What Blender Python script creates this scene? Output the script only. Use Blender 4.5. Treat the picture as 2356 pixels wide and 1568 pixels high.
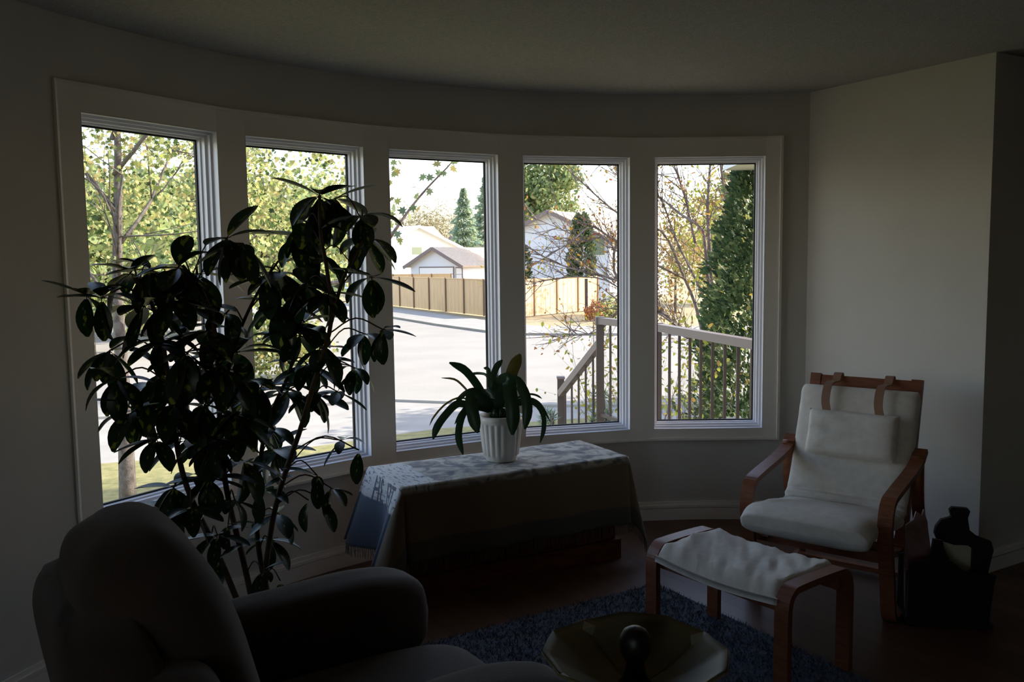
import bpy, bmesh, math, random
from mathutils import Vector, Matrix, noise
random.seed(7)
V = Vector
R = math.radians
col = bpy.context.scene.collection
for o in list(bpy.data.objects): bpy.data.objects.remove(o)

# ------------------------------------------------------------------ camera
W, H = 2356.0, 1568.0
FPX, PITCH, ROLL, CH = 2005.5, 0.0916, -0.0129, 1.5254
cam = bpy.data.cameras.new('camera'); camo = bpy.data.objects.new('camera', cam); col.objects.link(camo)
cam.sensor_fit = 'HORIZONTAL'; cam.sensor_width = 36.0; cam.lens = 36.0 * FPX / W
cam.clip_start = 0.05; cam.clip_end = 2000
cx = V((1, 0, 0)); cz = -V((0, math.cos(PITCH), -math.sin(PITCH))); cy = cz.cross(cx)
m = Matrix((cx, cy, cz)).transposed().to_4x4()
camo.matrix_world = Matrix.Translation((0, 0, CH)) @ m @ Matrix.Rotation(ROLL, 4, 'Z')
bpy.context.scene.camera = camo

def _dir(u, v):
    X = u - W / 2; U = H / 2 - v; cr, sr = math.cos(ROLL), math.sin(ROLL)
    xr = X * cr - U * sr; ur = X * sr + U * cr
    c, s = math.cos(PITCH), math.sin(PITCH)
    return xr, FPX * c + ur * s, -FPX * s + ur * c
def at(u, v, Y):            # point of the photograph's frame at distance Y into the scene
    x, y, z = _dir(u, v); k = Y / y
    return V((x * k, Y, CH + z * k))
def on(u, v, Z):            # point of the frame lying on the height Z
    x, y, z = _dir(u, v); k = (Z - CH) / z
    return V((x * k, y * k, Z))

# ------------------------------------------------------------------ world, sun, exposure
sc = bpy.context.scene
w = bpy.data.worlds.new('sky'); sc.world = w; w.use_nodes = True
nt = w.node_tree; bg = nt.nodes['Background']
sky = nt.nodes.new('ShaderNodeTexSky'); sky.sky_type = 'NISHITA'; sky.sun_disc = False
SUN_AZ = math.atan2(0.24, 0.97); SUN_EL = R(31)
sky.sun_elevation = SUN_EL; sky.sun_rotation = R(90) - SUN_AZ
sky.air_density = 1.0; sky.dust_density = 0.9; sky.ozone_density = 1.0
tint = nt.nodes.new('ShaderNodeMix'); tint.data_type = 'RGBA'; tint.blend_type = 'MULTIPLY'; tint.inputs[0].default_value = 1.0   # camera white balance
tint.inputs[7].default_value = (1.13, 0.98, 0.93, 1); nt.links.new(sky.outputs[0], tint.inputs[6]); nt.links.new(tint.outputs[2], bg.inputs[0]); bg.inputs[1].default_value = 0.60
sd = bpy.data.lights.new('sun', 'SUN'); so = bpy.data.objects.new('sun', sd); col.objects.link(so)
sd.energy = 10.0; sd.angle = R(0.6); sd.color = (1.0, 0.91, 0.78)
sdir = V((math.cos(SUN_AZ) * math.cos(SUN_EL), math.sin(SUN_AZ) * math.cos(SUN_EL), math.sin(SUN_EL)))
so.rotation_euler = sdir.to_track_quat('Z', 'Y').to_euler(); so.location = (20, 10, 15)
vs = sc.view_settings; vs.view_transform = 'Standard'; vs.look = 'None'; vs.gamma = 1.0
vs.use_curve_mapping = False; vs.exposure = 0.0

# ------------------------------------------------------------------ materials
def S(r, g, b):             # sRGB 0-255 to linear
    f = lambda c: (c / 255 / 12.92) if c / 255 <= 0.04045 else ((c / 255 + 0.055) / 1.055) ** 2.4
    return (f(r), f(g), f(b), 1)
def mat(name, c, rough=0.6, c2=None, scale=5.0, bump=0.0, bscale=60.0, metal=0.0, spec=0.5, stretch=(1, 1, 1), sheen=0.0, detail=4.0, coords='Object'):
    m = bpy.data.materials.new(name); m.use_nodes = True; t = m.node_tree; L = t.links
    b = t.nodes['Principled BSDF']; b.inputs['Roughness'].default_value = rough; b.inputs['Metallic'].default_value = metal
    b.inputs['Specular IOR Level'].default_value = spec
    if sheen: b.inputs['Sheen Weight'].default_value = sheen
    b.inputs['Base Color'].default_value = c
    tc = t.nodes.new('ShaderNodeTexCoord'); mp = t.nodes.new('ShaderNodeMapping'); mp.inputs['Scale'].default_value = stretch
    L.new(tc.outputs[coords], mp.inputs[0])
    if c2:
        n = t.nodes.new('ShaderNodeTexNoise'); n.inputs['Scale'].default_value = scale; n.inputs['Detail'].default_value = detail
        r = t.nodes.new('ShaderNodeValToRGB'); r.color_ramp.elements[0].color = c; r.color_ramp.elements[1].color = c2
        r.color_ramp.elements[0].position = 0.35; r.color_ramp.elements[1].position = 0.65
        L.new(mp.outputs[0], n.inputs[0]); L.new(n.outputs[0], r.inputs[0]); L.new(r.outputs[0], b.inputs['Base Color'])
    if bump:
        n = t.nodes.new('ShaderNodeTexNoise'); n.inputs['Scale'].default_value = bscale; n.inputs['Detail'].default_value = 3
        bp = t.nodes.new('ShaderNodeBump'); bp.inputs['Strength'].default_value = bump; bp.inputs['Distance'].default_value = 0.01
        L.new(mp.outputs[0], n.inputs[0]); L.new(n.outputs[0], bp.inputs['Height']); L.new(bp.outputs[0], b.inputs['Normal'])
    return m
def leafmat(name, cols, trans=0.5, rough=0.6):
    m = bpy.data.materials.new(name); m.use_nodes = True; t = m.node_tree; L = t.links
    for n in list(t.nodes): t.nodes.remove(n)
    o = t.nodes.new('ShaderNodeOutputMaterial'); g = t.nodes.new('ShaderNodeNewGeometry')
    r = t.nodes.new('ShaderNodeValToRGB'); L.new(g.outputs['Random Per Island'], r.inputs[0])
    while len(r.color_ramp.elements) < len(cols): r.color_ramp.elements.new(0.5)
    for i, c in enumerate(cols):
        r.color_ramp.elements[i].position = i / (len(cols) - 1); r.color_ramp.elements[i].color = c
    d = t.nodes.new('ShaderNodeBsdfPrincipled'); d.inputs['Roughness'].default_value = rough; d.inputs['Specular IOR Level'].default_value = 0.3
    tr = t.nodes.new('ShaderNodeBsdfTranslucent'); mx = t.nodes.new('ShaderNodeMixShader'); mx.inputs[0].default_value = trans
    L.new(r.outputs[0], d.inputs['Base Color']); L.new(r.outputs[0], tr.inputs[0])
    L.new(d.outputs[0], mx.inputs[1]); L.new(tr.outputs[0], mx.inputs[2]); L.new(mx.outputs[0], o.inputs[0])
    return m

M = {}
M['wall'] = mat('cream_wall_paint', S(208, 204, 196), 0.85, S(213, 209, 201), 3, 0.05, 250)
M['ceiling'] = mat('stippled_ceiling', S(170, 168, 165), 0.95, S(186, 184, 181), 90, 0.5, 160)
M['trim'] = mat('white_painted_trim', S(242, 237, 228), 0.5)
M['vinyl'] = mat('white_window_vinyl', S(240, 240, 248), 0.35)
M['gasket'] = mat('black_gasket', S(22, 22, 24), 0.6)
M['wood'] = mat('bent_birch_stained', S(140, 84, 54), 0.42, S(116, 66, 40), 6, stretch=(3, 3, 25), detail=6)
M['cushion'] = mat('cream_cotton', S(222, 214, 202), 0.9, S(232, 225, 214), 30, 0.25, 320)
M['strap'] = mat('tan_leather_strap', S(150, 112, 88), 0.6)
M['brown'] = mat('dark_brown_velour', S(60, 47, 40), 0.85, S(76, 61, 52), 4, 0.2, 300, sheen=0.25)
M['pot'] = mat('white_glazed_ceramic', S(236, 232, 224), 0.3)
M['soil'] = mat('dark_soil', S(40, 28, 22), 0.95, S(24, 16, 12), 60, 0.6, 90)
M['chest'] = mat('red_cedar_chest', S(128, 70, 46), 0.5, S(96, 48, 32), 4, stretch=(2, 2, 14), detail=6)
M['stem'] = mat('woody_brown_stem', S(70, 56, 38), 0.8, S(96, 80, 56), 20)
M['blackwood'] = mat('nearly_black_wood', S(34, 26, 22), 0.55)
M['paper'] = mat('cream_paper', S(226, 214, 180), 0.8)
M['pinkpaper'] = mat('pinkish_brown_paper', S(150, 118, 108), 0.8, S(120, 92, 80), 18)
M['brass'] = mat('brass', S(190, 160, 90), 0.35, metal=1.0)
M['darkpot'] = mat('dark_plastic_pot', S(14, 13, 12), 0.5)

def floor_mat():
    m = bpy.data.materials.new('red_brown_hardwood'); m.use_nodes = True; t = m.node_tree; L = t.links
    b = t.nodes['Principled BSDF']; b.inputs['Roughness'].default_value = 0.42
    tc = t.nodes.new('ShaderNodeTexCoord'); mp = t.nodes.new('ShaderNodeMapping'); mp.inputs['Rotation'].default_value = (0, 0, R(58))
    br = t.nodes.new('ShaderNodeTexBrick'); br.inputs['Scale'].default_value = 1.0; br.inputs['Brick Width'].default_value = 0.9
    br.inputs['Row Height'].default_value = 0.09; br.inputs['Mortar Size'].default_value = 0.0015
    br.inputs['Color1'].default_value = S(98, 68, 48); br.inputs['Color2'].default_value = S(78, 52, 38); br.inputs['Mortar'].default_value = S(30, 16, 10)
    L.new(tc.outputs['Object'], mp.inputs[0]); L.new(mp.outputs[0], br.inputs[0])
    L.new(br.outputs[0], b.inputs['Base Color']); return m
M['floor'] = floor_mat()

def glass_mat():
    m = bpy.data.materials.new('window_glass'); m.use_nodes = True; t = m.node_tree; L = t.links
    for n in list(t.nodes): t.nodes.remove(n)
    o = t.nodes.new('ShaderNodeOutputMaterial'); a = t.nodes.new('ShaderNodeBsdfTransparent'); g = t.nodes.new('ShaderNodeBsdfGlossy')
    g.inputs['Roughness'].default_value = 0.0; a.inputs[0].default_value = (0.95, 0.97, 0.96, 1)
    f = t.nodes.new('ShaderNodeFresnel'); f.inputs[0].default_value = 1.35; x = t.nodes.new('ShaderNodeMixShader')
    L.new(f.outputs[0], x.inputs[0]); L.new(a.outputs[0], x.inputs[1]); L.new(g.outputs[0], x.inputs[2]); L.new(x.outputs[0], o.inputs[0]); return m
M['glass'] = glass_mat()

def throw_mat():            # woven picture throw: mottled map-like centre, pale lettered end band, dark border
    m = bpy.data.materials.new('woven_throw'); m.use_nodes = True; t = m.node_tree; L = t.links
    b = t.nodes['Principled BSDF']; b.inputs['Roughness'].default_value = 0.95; b.inputs['Sheen Weight'].default_value = 0.2
    uv = t.nodes.new('ShaderNodeUVMap'); uv.uv_map = 'cloth'
    sp = t.nodes.new('ShaderNodeSeparateXYZ'); L.new(uv.outputs[0], sp.inputs[0])
    n = t.nodes.new('ShaderNodeTexNoise'); n.inputs['Scale'].default_value = 11; n.inputs['Detail'].default_value = 7; n.inputs['Distortion'].default_value = 1.2
    L.new(uv.outputs[0], n.inputs[0])
    r = t.nodes.new('ShaderNodeValToRGB'); E = r.color_ramp.elements
    E[0].position = 0.38; E[0].color = S(96, 96, 106); E[1].position = 0.62; E[1].color = S(196, 192, 182)
    e = E.new(0.47); e.color = S(140, 138, 132); e = E.new(0.53); e.color = S(170, 166, 154)
    L.new(n.outputs[0], r.inputs[0])
    n2 = t.nodes.new('ShaderNodeTexNoise'); n2.inputs['Scale'].default_value = 26; mp = t.nodes.new('ShaderNodeMapping'); mp.inputs['Scale'].default_value = (3, 0.8, 1)
    L.new(uv.outputs[0], mp.inputs[0]); L.new(mp.outputs[0], n2.inputs[0])
    r2 = t.nodes.new('ShaderNodeValToRGB'); r2.color_ramp.elements[0].position = 0.36; r2.color_ramp.elements[0].color = S(120, 122, 140)
    r2.color_ramp.elements[1].position = 0.46; r2.color_ramp.elements[1].color = S(214, 214, 210); L.new(n2.outputs[0], r2.inputs[0])
    def step(sock, lo, hi):
        q = t.nodes.new('ShaderNodeMapRange'); q.inputs[1].default_value = lo; q.inputs[2].default_value = hi; L.new(sock, q.inputs[0]); return q.outputs[0]
    def mix(fac, a, c):
        q = t.nodes.new('ShaderNodeMix'); q.data_type = 'RGBA'; L.new(fac, q.inputs[0]); L.new(a, q.inputs[6])
        if isinstance(c, tuple): q.inputs[7].default_value = c
        else: L.new(c, q.inputs[7])
        return q.outputs[2]
    wob = t.nodes.new('ShaderNodeMath'); wob.operation = 'MULTIPLY_ADD'; wob.inputs[1].default_value = 0.10
    L.new(n.outputs[0], wob.inputs[0]); L.new(sp.outputs[0], wob.inputs[2])
    c = mix(step(wob.outputs[0], 0.215, 0.205), r.outputs[0], r2.outputs[0])        # pale end band u<0.16
    c = mix(step(sp.outputs[0], -0.125, -0.135), c, S(88, 98, 112))                  # darker border beyond it
    c = mix(step(sp.outputs[1], -0.03, -0.05), c, S(124, 108, 86))                     # darker woven long side
    c = mix(step(sp.outputs[1], -0.26, -0.27), c, S(92, 92, 86))
    L.new(c, b.inputs['Base Color'])
    wv = t.nodes.new('ShaderNodeTexNoise'); wv.inputs['Scale'].default_value = 220; L.new(uv.outputs[0], wv.inputs[0])
    bp = t.nodes.new('ShaderNodeBump'); bp.inputs['Strength'].default_value = 0.35; bp.inputs['Distance'].default_value = 0.004
    L.new(wv.outputs[0], bp.inputs['Height']); L.new(bp.outputs[0], b.inputs['Normal']); return m
M['throw'] = throw_mat()

def variegated():           # each leaf: mesh runs along +X from 0 to 1, half width in Y
    m = bpy.data.materials.new('variegated_leaf'); m.use_nodes = True; t = m.node_tree; L = t.links
    b = t.nodes['Principled BSDF']; b.inputs['Roughness'].default_value = 0.38
    uv = t.nodes.new('ShaderNodeUVMap'); uv.uv_map = 'leaf'; sp = t.nodes.new('ShaderNodeSeparateXYZ'); L.new(uv.outputs[0], sp.inputs[0])
    oi = t.nodes.new('ShaderNodeObjectInfo'); ad = t.nodes.new('ShaderNodeVectorMath'); ad.operation = 'ADD'
    L.new(uv.outputs[0], ad.inputs[0]); cb = t.nodes.new('ShaderNodeCombineXYZ'); mu = t.nodes.new('ShaderNodeMath'); mu.operation = 'MULTIPLY'; mu.inputs[1].default_value = 40
    L.new(oi.outputs['Random'], mu.inputs[0]); L.new(mu.outputs[0], cb.inputs[2]); L.new(cb.outputs[0], ad.inputs[1])
    n = t.nodes.new('ShaderNodeTexNoise'); n.inputs['Scale'].default_value = 4.5; L.new(ad.outputs[0], n.inputs[0])
    ab = t.nodes.new('ShaderNodeMath'); ab.operation = 'ABSOLUTE'; L.new(sp.outputs[1], ab.inputs[0])
    s1 = t.nodes.new('ShaderNodeMath'); s1.operation = 'MULTIPLY_ADD'; s1.inputs[1].default_value = 1.5; L.new(ab.outputs[0], s1.inputs[0]); L.new(n.outputs[0], s1.inputs[2])
    r = t.nodes.new('ShaderNodeValToRGB'); r.color_ramp.elements[0].position = 0.44; r.color_ramp.elements[0].color = S(150, 160, 60)
    r.color_ramp.elements[1].position = 0.52; r.color_ramp.elements[1].color = S(28, 52, 26); L.new(s1.outputs[0], r.inputs[0])
    L.new(r.outputs[0], b.inputs['Base Color'])
    tr = t.nodes.new('ShaderNodeBsdfTranslucent'); L.new(r.outputs[0], tr.inputs[0]); mx = t.nodes.new('ShaderNodeMixShader'); mx.inputs[0].default_value = 0.2
    L.new(b.outputs[0], mx.inputs[1]); L.new(tr.outputs[0], mx.inputs[2]); L.new(mx.outputs[0], t.nodes['Material Output'].inputs[0]); return m
M['vleaf'] = variegated()
M['strapleaf'] = leafmat('dark_strap_leaf', [S(34, 54, 32), S(44, 64, 38), S(38, 60, 44)], 0.15, 0.3)
M['strapleaf_y'] = leafmat('yellowed_strap_leaf', [S(74, 70, 24), S(84, 74, 24)], 0.2, 0.4)
M['maple'] = leafmat('maple_leaf', [S(40, 60, 34), S(96, 118, 58), S(236, 234, 158), S(60, 84, 48), S(196, 200, 110), S(36, 56, 36), S(224, 224, 150), S(84, 110, 60), S(222, 196, 130), S(50, 74, 44)], 0.55)  # sunlit highlights and shaded darks put into the leaf palette
M['orange'] = leafmat('autumn_leaf', [S(196, 120, 62), S(206, 160, 60), S(170, 96, 76), S(176, 170, 60), S(214, 182, 80)], 0.45)
M['spruce'] = leafmat('spruce_needles', [S(130, 154, 138), S(176, 190, 150), S(110, 138, 134), S(200, 208, 160)], 0.35)  # palette lightened to carry sun highlights and distant haze
M['thuja'] = leafmat('cedar_sprays', [S(60, 84, 54), S(92, 116, 74), S(48, 70, 50), S(132, 146, 96), S(40, 60, 42)], 0.3)
M['poplar'] = leafmat('poplar_leaf', [S(120, 144, 94), S(164, 176, 112), S(92, 118, 86), S(192, 190, 128)], 0.35)
M['mugo'] = leafmat('pine_needles', [S(110, 134, 112), S(140, 160, 132), S(90, 116, 98)], 0.1)
M['hedge'] = leafmat('yellow_green_leaf', [S(150, 164, 66), S(190, 184, 80), S(116, 140, 62), S(204, 160, 84)], 0.45)
M['greyleaf'] = leafmat('grey_green_leaf', [S(104, 128, 96), S(150, 156, 90), S(92, 112, 92), S(184, 160, 90)], 0.4)
M['paleautumn'] = leafmat('pale_autumn_leaf', [S(170, 156, 112), S(190, 150, 112), S(150, 154, 92), S(140, 124, 100), S(196, 176, 122)], 0.3)
M['haze'] = leafmat('bare_tree_twigs', [S(146, 136, 104), S(160, 150, 106), S(128, 118, 96)], 0.1)
M['pink'] = leafmat('mauve_shrub_leaf', [S(190, 164, 168), S(170, 150, 154)], 0.2)
M['bark'] = mat('grey_bark', S(112, 104, 98), 0.9, S(80, 72, 68), 14, 0.5, 60)
M['whitebark'] = mat('pale_birch_bark', S(150, 134, 128), 0.8, S(104, 88, 84), 16)
M['asphalt'] = mat('worn_asphalt', S(150, 146, 139), 0.95, S(158, 153, 146), 0.6, 0.3, 25)
M['concrete'] = mat('pale_concrete', S(164, 160, 154), 0.9, S(152, 148, 142), 1.5)
M['grass'] = mat('lawn_grass', S(124, 122, 74), 0.95, S(152, 144, 96), 6, 0.6, 30)
M['drygrass'] = mat('dry_grass', S(172, 156, 122), 0.95, S(154, 140, 106), 3, 0.5, 20)
M['fence'] = mat('cedar_fence_boards', S(232, 200, 158), 0.8, S(222, 188, 144), 3, stretch=(6, 6, 0.5))
M['fencepost'] = mat('weathered_fence_post', S(140, 112, 84), 0.85)
M['siding'] = mat('white_siding', S(236, 236, 236), 0.7)
M['bluesiding'] = mat('pale_blue_grey_siding', S(216, 222, 232), 0.7)
M['tanroof'] = mat('tan_shingles', S(218, 198, 176), 0.9, S(202, 182, 160), 4)
M['greyfascia'] = mat('brown_grey_fascia', S(126, 114, 112), 0.7)
M['windowdark'] = mat('dark_window_glass', S(120, 134, 116), 0.15)
M['bronze'] = mat('bronze_powder_coat', S(86, 75, 70), 0.45)
M['bronzetop'] = mat('taupe_handrail', S(128, 116, 112), 0.4)
M['darkwood'] = mat('dark_weathered_post', S(84, 70, 62), 0.9)
M['orangeshrub'] = leafmat('rust_shrub_leaf', [S(190, 128, 80), S(170, 108, 70), S(206, 150, 96)], 0.3)
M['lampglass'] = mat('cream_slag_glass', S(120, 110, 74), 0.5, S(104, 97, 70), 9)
M['redfoliage'] = leafmat('red_accent', [S(190, 70, 60), S(200, 110, 70)], 0.5)

# ------------------------------------------------------------------ helpers
ORG = {}
def tag(o, label=None, cat=None, group=None, kind=None):
    if label: o['label'] = label
    if cat: o['category'] = cat
    if group: o['group'] = group
    if kind: o['kind'] = kind
    return o
def empty(name, loc, label, cat, group=None):
    o = bpy.data.objects.new(name, None); o.empty_display_size = 0.1; col.objects.link(o); o.location = loc
    ORG[o.name] = V(loc); return tag(o, label, cat, group)
def build(name, verts, faces, mt, parent=None, smooth=False, origin=None, mats=None, fmi=None):
    org = ORG[parent.name] if parent else (V(origin) if origin is not None else V((0, 0, 0)))
    me = bpy.data.meshes.new(name); me.from_pydata([tuple(V(v) - org) for v in verts], [], faces)
    for x in (mats or [mt]): me.materials.append(x)
    if fmi: me.polygons.foreach_set('material_index', fmi)
    if smooth: me.polygons.foreach_set('use_smooth', [True] * len(me.polygons))
    me.update()
    o = bpy.data.objects.new(name, me); col.objects.link(o)
    if parent: o.parent = parent
    else: o.location = org
    ORG[o.name] = org; return o
class MB:
    def __init__(s): s.v = []; s.f = []
    def add(s, vs, fs):
        n = len(s.v); s.v += [V(q) for q in vs]; s.f += [tuple(i + n for i in f) for f in fs]; return s
    def box(s, c, ax, ay, az):      # centre and three half axes
        c = V(c); vs = [c + ax * i + ay * j + az * k for i in (-1, 1) for j in (-1, 1) for k in (-1, 1)]
        return s.add(vs, [(0, 1, 3, 2), (4, 6, 7, 5), (0, 4, 5, 1), (2, 3, 7, 6), (0, 2, 6, 4), (1, 5, 7, 3)])
    def abox(s, x0, x1, y0, y1, z0, z1):
        return s.box(((x0 + x1) / 2, (y0 + y1) / 2, (z0 + z1) / 2), V(((x1 - x0) / 2, 0, 0)), V((0, (y1 - y0) / 2, 0)), V((0, 0, (z1 - z0) / 2)))
    def bar(s, a, b, w, h, up=V((0, 0, 1))):
        a, b = V(a), V(b); d = (b - a).normalized(); x = d.cross(up)
        if x.length < 1e-3: x = d.cross(V((0, 1, 0)))
        x.normalize(); y = x.cross(d).normalized()
        return s.box((a + b) / 2, d * (b - a).length / 2, x * w / 2, y * h / 2)
    def tube(s, pts, rad, n=6):
        pts = [V(p) for p in pts]; base = len(s.v); rs = rad if hasattr(rad, '__len__') else [rad] * len(pts)
        px = None
        for i, p in enumerate(pts):
            d = (pts[min(i + 1, len(pts) - 1)] - pts[max(i - 1, 0)]).normalized()
            x = d.cross(V((0, 0, 1))) if px is None else (px - d * px.dot(d))
            if x.length < 1e-4: x = d.cross(V((0, 1, 0)))
            x.normalize(); px = x; y = d.cross(x)
            for k in range(n):
                a = 2 * math.pi * k / n; s.v.append(p + (x * math.cos(a) + y * math.sin(a)) * rs[i])
        for i in range(len(pts) - 1):
            for k in range(n):
                a = base + i * n + k; b = base + i * n + (k + 1) % n; s.f.append((a, b, b + n, a + n))
        s.f.append(tuple(base + k for k in range(n))[::-1]); s.f.append(tuple(base + (len(pts) - 1) * n + k for k in range(n))); return s
    def lathe(s, c, prof, n=32, flute=None):
        base = len(s.v)
        for r, z in prof:
            for k in range(n):
                a = 2 * math.pi * k / n; rr = r * (flute(a, z) if flute else 1)
                s.v.append(V((c[0] + rr * math.cos(a), c[1] + rr * math.sin(a), c[2] + z)))
        for i in range(len(prof) - 1):
            for k in range(n):
                a = base + i * n + k; b = base + i * n + (k + 1) % n; s.f.append((a, b, b + n, a + n))
        return s
    def build(s, name, mt, parent=None, smooth=False, origin=None): return build(name, s.v, s.f, mt, parent, smooth, origin)
def spline(pts, n):
    pts = [V(p) for p in pts]; P = [pts[0] * 2 - pts[1]] + pts + [pts[-1] * 2 - pts[-2]]; out = []; seg = len(pts) - 1
    for i in range(n + 1):
        t = i / n * seg; k = min(int(t), seg - 1); t -= k; a, b, c, d = P[k:k + 4]
        out.append(0.5 * ((2 * b) + (c - a) * t + (2 * a - 5 * b + 4 * c - d) * t * t + (3 * b - a - 3 * c + d) * t ** 3))
    return out
def slab_sweep(mb, pts, lat, width, thick):    # rectangular section swept along pts; lat = constant lateral axis
    base = len(mb.v); n = len(pts)
    for i, p in enumerate(pts):
        d = (pts[min(i + 1, n - 1)] - pts[max(i - 1, 0)]).normalized(); nn = lat.cross(d).normalized()
        for a, b in ((-1, -1), (1, -1), (1, 1), (-1, 1)): mb.v.append(p + lat * a * width / 2 + nn * b * thick / 2)
    for i in range(n - 1):
        for k in range(4):
            a = base + i * 4 + k; b = base + i * 4 + (k + 1) % 4; mb.f.append((a, b, b + 4, a + 4))
    mb.f.append((base + 3, base + 2, base + 1, base)); e = base + (n - 1) * 4; mb.f.append((e, e + 1, e + 2, e + 3)); return mb
def puff(mb, c, ax, ay, az, e=0.35, nu=28, nv=18, fn=None):   # superellipsoid, half axes ax ay az
    c = V(c); base = len(mb.v); sg = lambda x: math.copysign(abs(x) ** e, x)
    for j in range(nv + 1):
        ph = -math.pi / 2 + math.pi * j / nv; cz_, sz_ = sg(math.cos(ph)), sg(math.sin(ph))
        for i in range(nu):
            th = 2 * math.pi * i / nu; p = V((sg(math.cos(th)) * cz_, sg(math.sin(th)) * cz_, sz_))
            if fn: p = fn(p)
            mb.v.append(c + ax * p.x + ay * p.y + az * p.z)
    for j in range(nv):
        for i in range(nu):
            a = base + j * nu + i; b = base + j * nu + (i + 1) % nu; mb.f.append((a, b, b + nu, a + nu))
    return mb

# ------------------------------------------------------------------ room shell
C0 = V((1.0991, 2.0285, 0)); RW = 2.992
def arc(a, r=RW, z=0): a = R(a); return V((C0.x - r * math.sin(a), C0.y + r * math.cos(a), z))
A_END, A_START = 75.0, -11.35          # tangent angles: left end, right corner
WIN = []                                # A, B (inner opening corners), n, t
for i in range(5):
    a = 1.0211 - 0.2581 * i; t = V((math.cos(a), math.sin(a), 0)); n = V((-math.sin(a), math.cos(a), 0))
    mid = C0 + n * 2.968; WIN.append((mid - t * 0.31415, mid + t * 0.31415, n, t))
ZT, ZS, ZTO, ZSO = 2.0685, 0.5711, 2.0985, 0.5411     # glass top/bottom, opening top/bottom
CZ0, CZ1 = 0.475, 2.205                                # casing panel bottom/top
def ring(z0, z1, r0, r1, a0, a1, n=48):
    mb = MB(); 
    for k in range(n + 1):
        a = a0 + (a1 - a0) * k / n
        mb.v += [arc(a, r0, z0), arc(a, r1, z0), arc(a, r1, z1), arc(a, r0, z1)]
    for k in range(n):
        for q in range(4):
            i = k * 4 + q; j = k * 4 + (q + 1) % 4; mb.f.append((i, j, j + 4, i + 4))
    mb.f.append((0, 3, 2, 1)); e = n * 4; mb.f.append((e, e + 1, e + 2, e + 3)); return mb
LEFT0 = arc(A_END); ldir = V((-math.cos(R(A_END)), -math.sin(R(A_END)), 0)); LEFT1 = LEFT0 + ldir * 6.0
RC = V((1.6863, 4.9549, 0)); RX = V((2.2142, 4.0545, 0)); wd = (RX - RC).normalized(); wn = V((-wd.y, wd.x, 0)) # wn points away from room (outside/right)
if wn.x < 0: wn = -wn
RY = RX + wn * 2.6; RZ = V((RY.x + 0.2, -3.0, 0))
RO = 3.105
mb = ring(CZ1, 2.44, RW, RO, A_START - 1.6, A_END); t2 = ring(-0.1, CZ0, RW, RO, A_START - 1.6, A_END); mb.add(t2.v, t2.f)
# piers and strips round the openings, behind the casing
ends = [arc(A_START, 2.985)] + []
t3 = ring(CZ0, CZ1, RW, RO, A_START - 1.6, -7.4, 6); mb.add(t3.v, t3.f)
t3 = ring(CZ0, CZ1, RW, RO, 65.2, A_END, 8); mb.add(t3.v, t3.f)
wf = mb.build('wall_front', M['wall']); tag(wf, kind='structure')
# casing panel: one flat board per window bay, with piers
mb = MB(); OUT = 0.116
def prism(mb, p0, p1, n0, n1, z0, z1, dep):
    vs = [p0, p1, p1 + n1 * dep, p0 + n0 * dep]; vs = [V((q.x, q.y, z)) for z in (z0, z1) for q in vs]
    mb.add(vs, [(0, 3, 2, 1), (4, 5, 6, 7), (0, 1, 5, 4), (1, 2, 6, 5), (2, 3, 7, 6), (3, 0, 4, 7)])
for i, (A, B, n, t) in enumerate(WIN):
    prism(mb, A, B, n, n, ZTO, CZ1, OUT); prism(mb, A, B, n, n, CZ0, ZSO, OUT)
    if i < 4: A2, B2, n2, t2_ = WIN[i + 1]; prism(mb, B, A2, n, n2, CZ0, CZ1, OUT)
A, B, n, t = WIN[0]; prism(mb, A - t * 0.10 + n * -0.004, A, n, n, CZ0, CZ1, OUT)
A, B, n, t = WIN[4]; prism(mb, B, B + t * 0.085 - n * 0.016, n, n, CZ0, CZ1, OUT)
tag(mb.build('trim_1', M['trim']), kind='structure')
# a slim moulding along the outside of the casing
mb = MB()
pts = [WIN[0][0] - WIN[0][3] * 0.10] + [p for (A, B, n, t) in WIN for p in (A, B)] + [WIN[4][1] + WIN[4][3] * 0.085 - WIN[4][2] * 0.016]
for z, h in ((CZ0 + 0.006, 0.012), (CZ1 - 0.006, 0.012)):
    for p, q in zip(pts, pts[1:]):
        nn = V((q - p)).cross(V((0, 0, 1))).normalized(); mb.bar(V((p.x, p.y, z)) + nn * 0.004, V((q.x, q.y, z)) + nn * 0.004, 0.012, h)
for p in (pts[0], pts[-1]):
    d = (C0 - p).normalized(); mb.bar(V((p.x, p.y, CZ0)) + d * 0.004, V((p.x, p.y, CZ1)) + d * 0.004, 0.014, 0.014)
tag(mb.build('trim_2', M['trim']), kind='structure')

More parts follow.
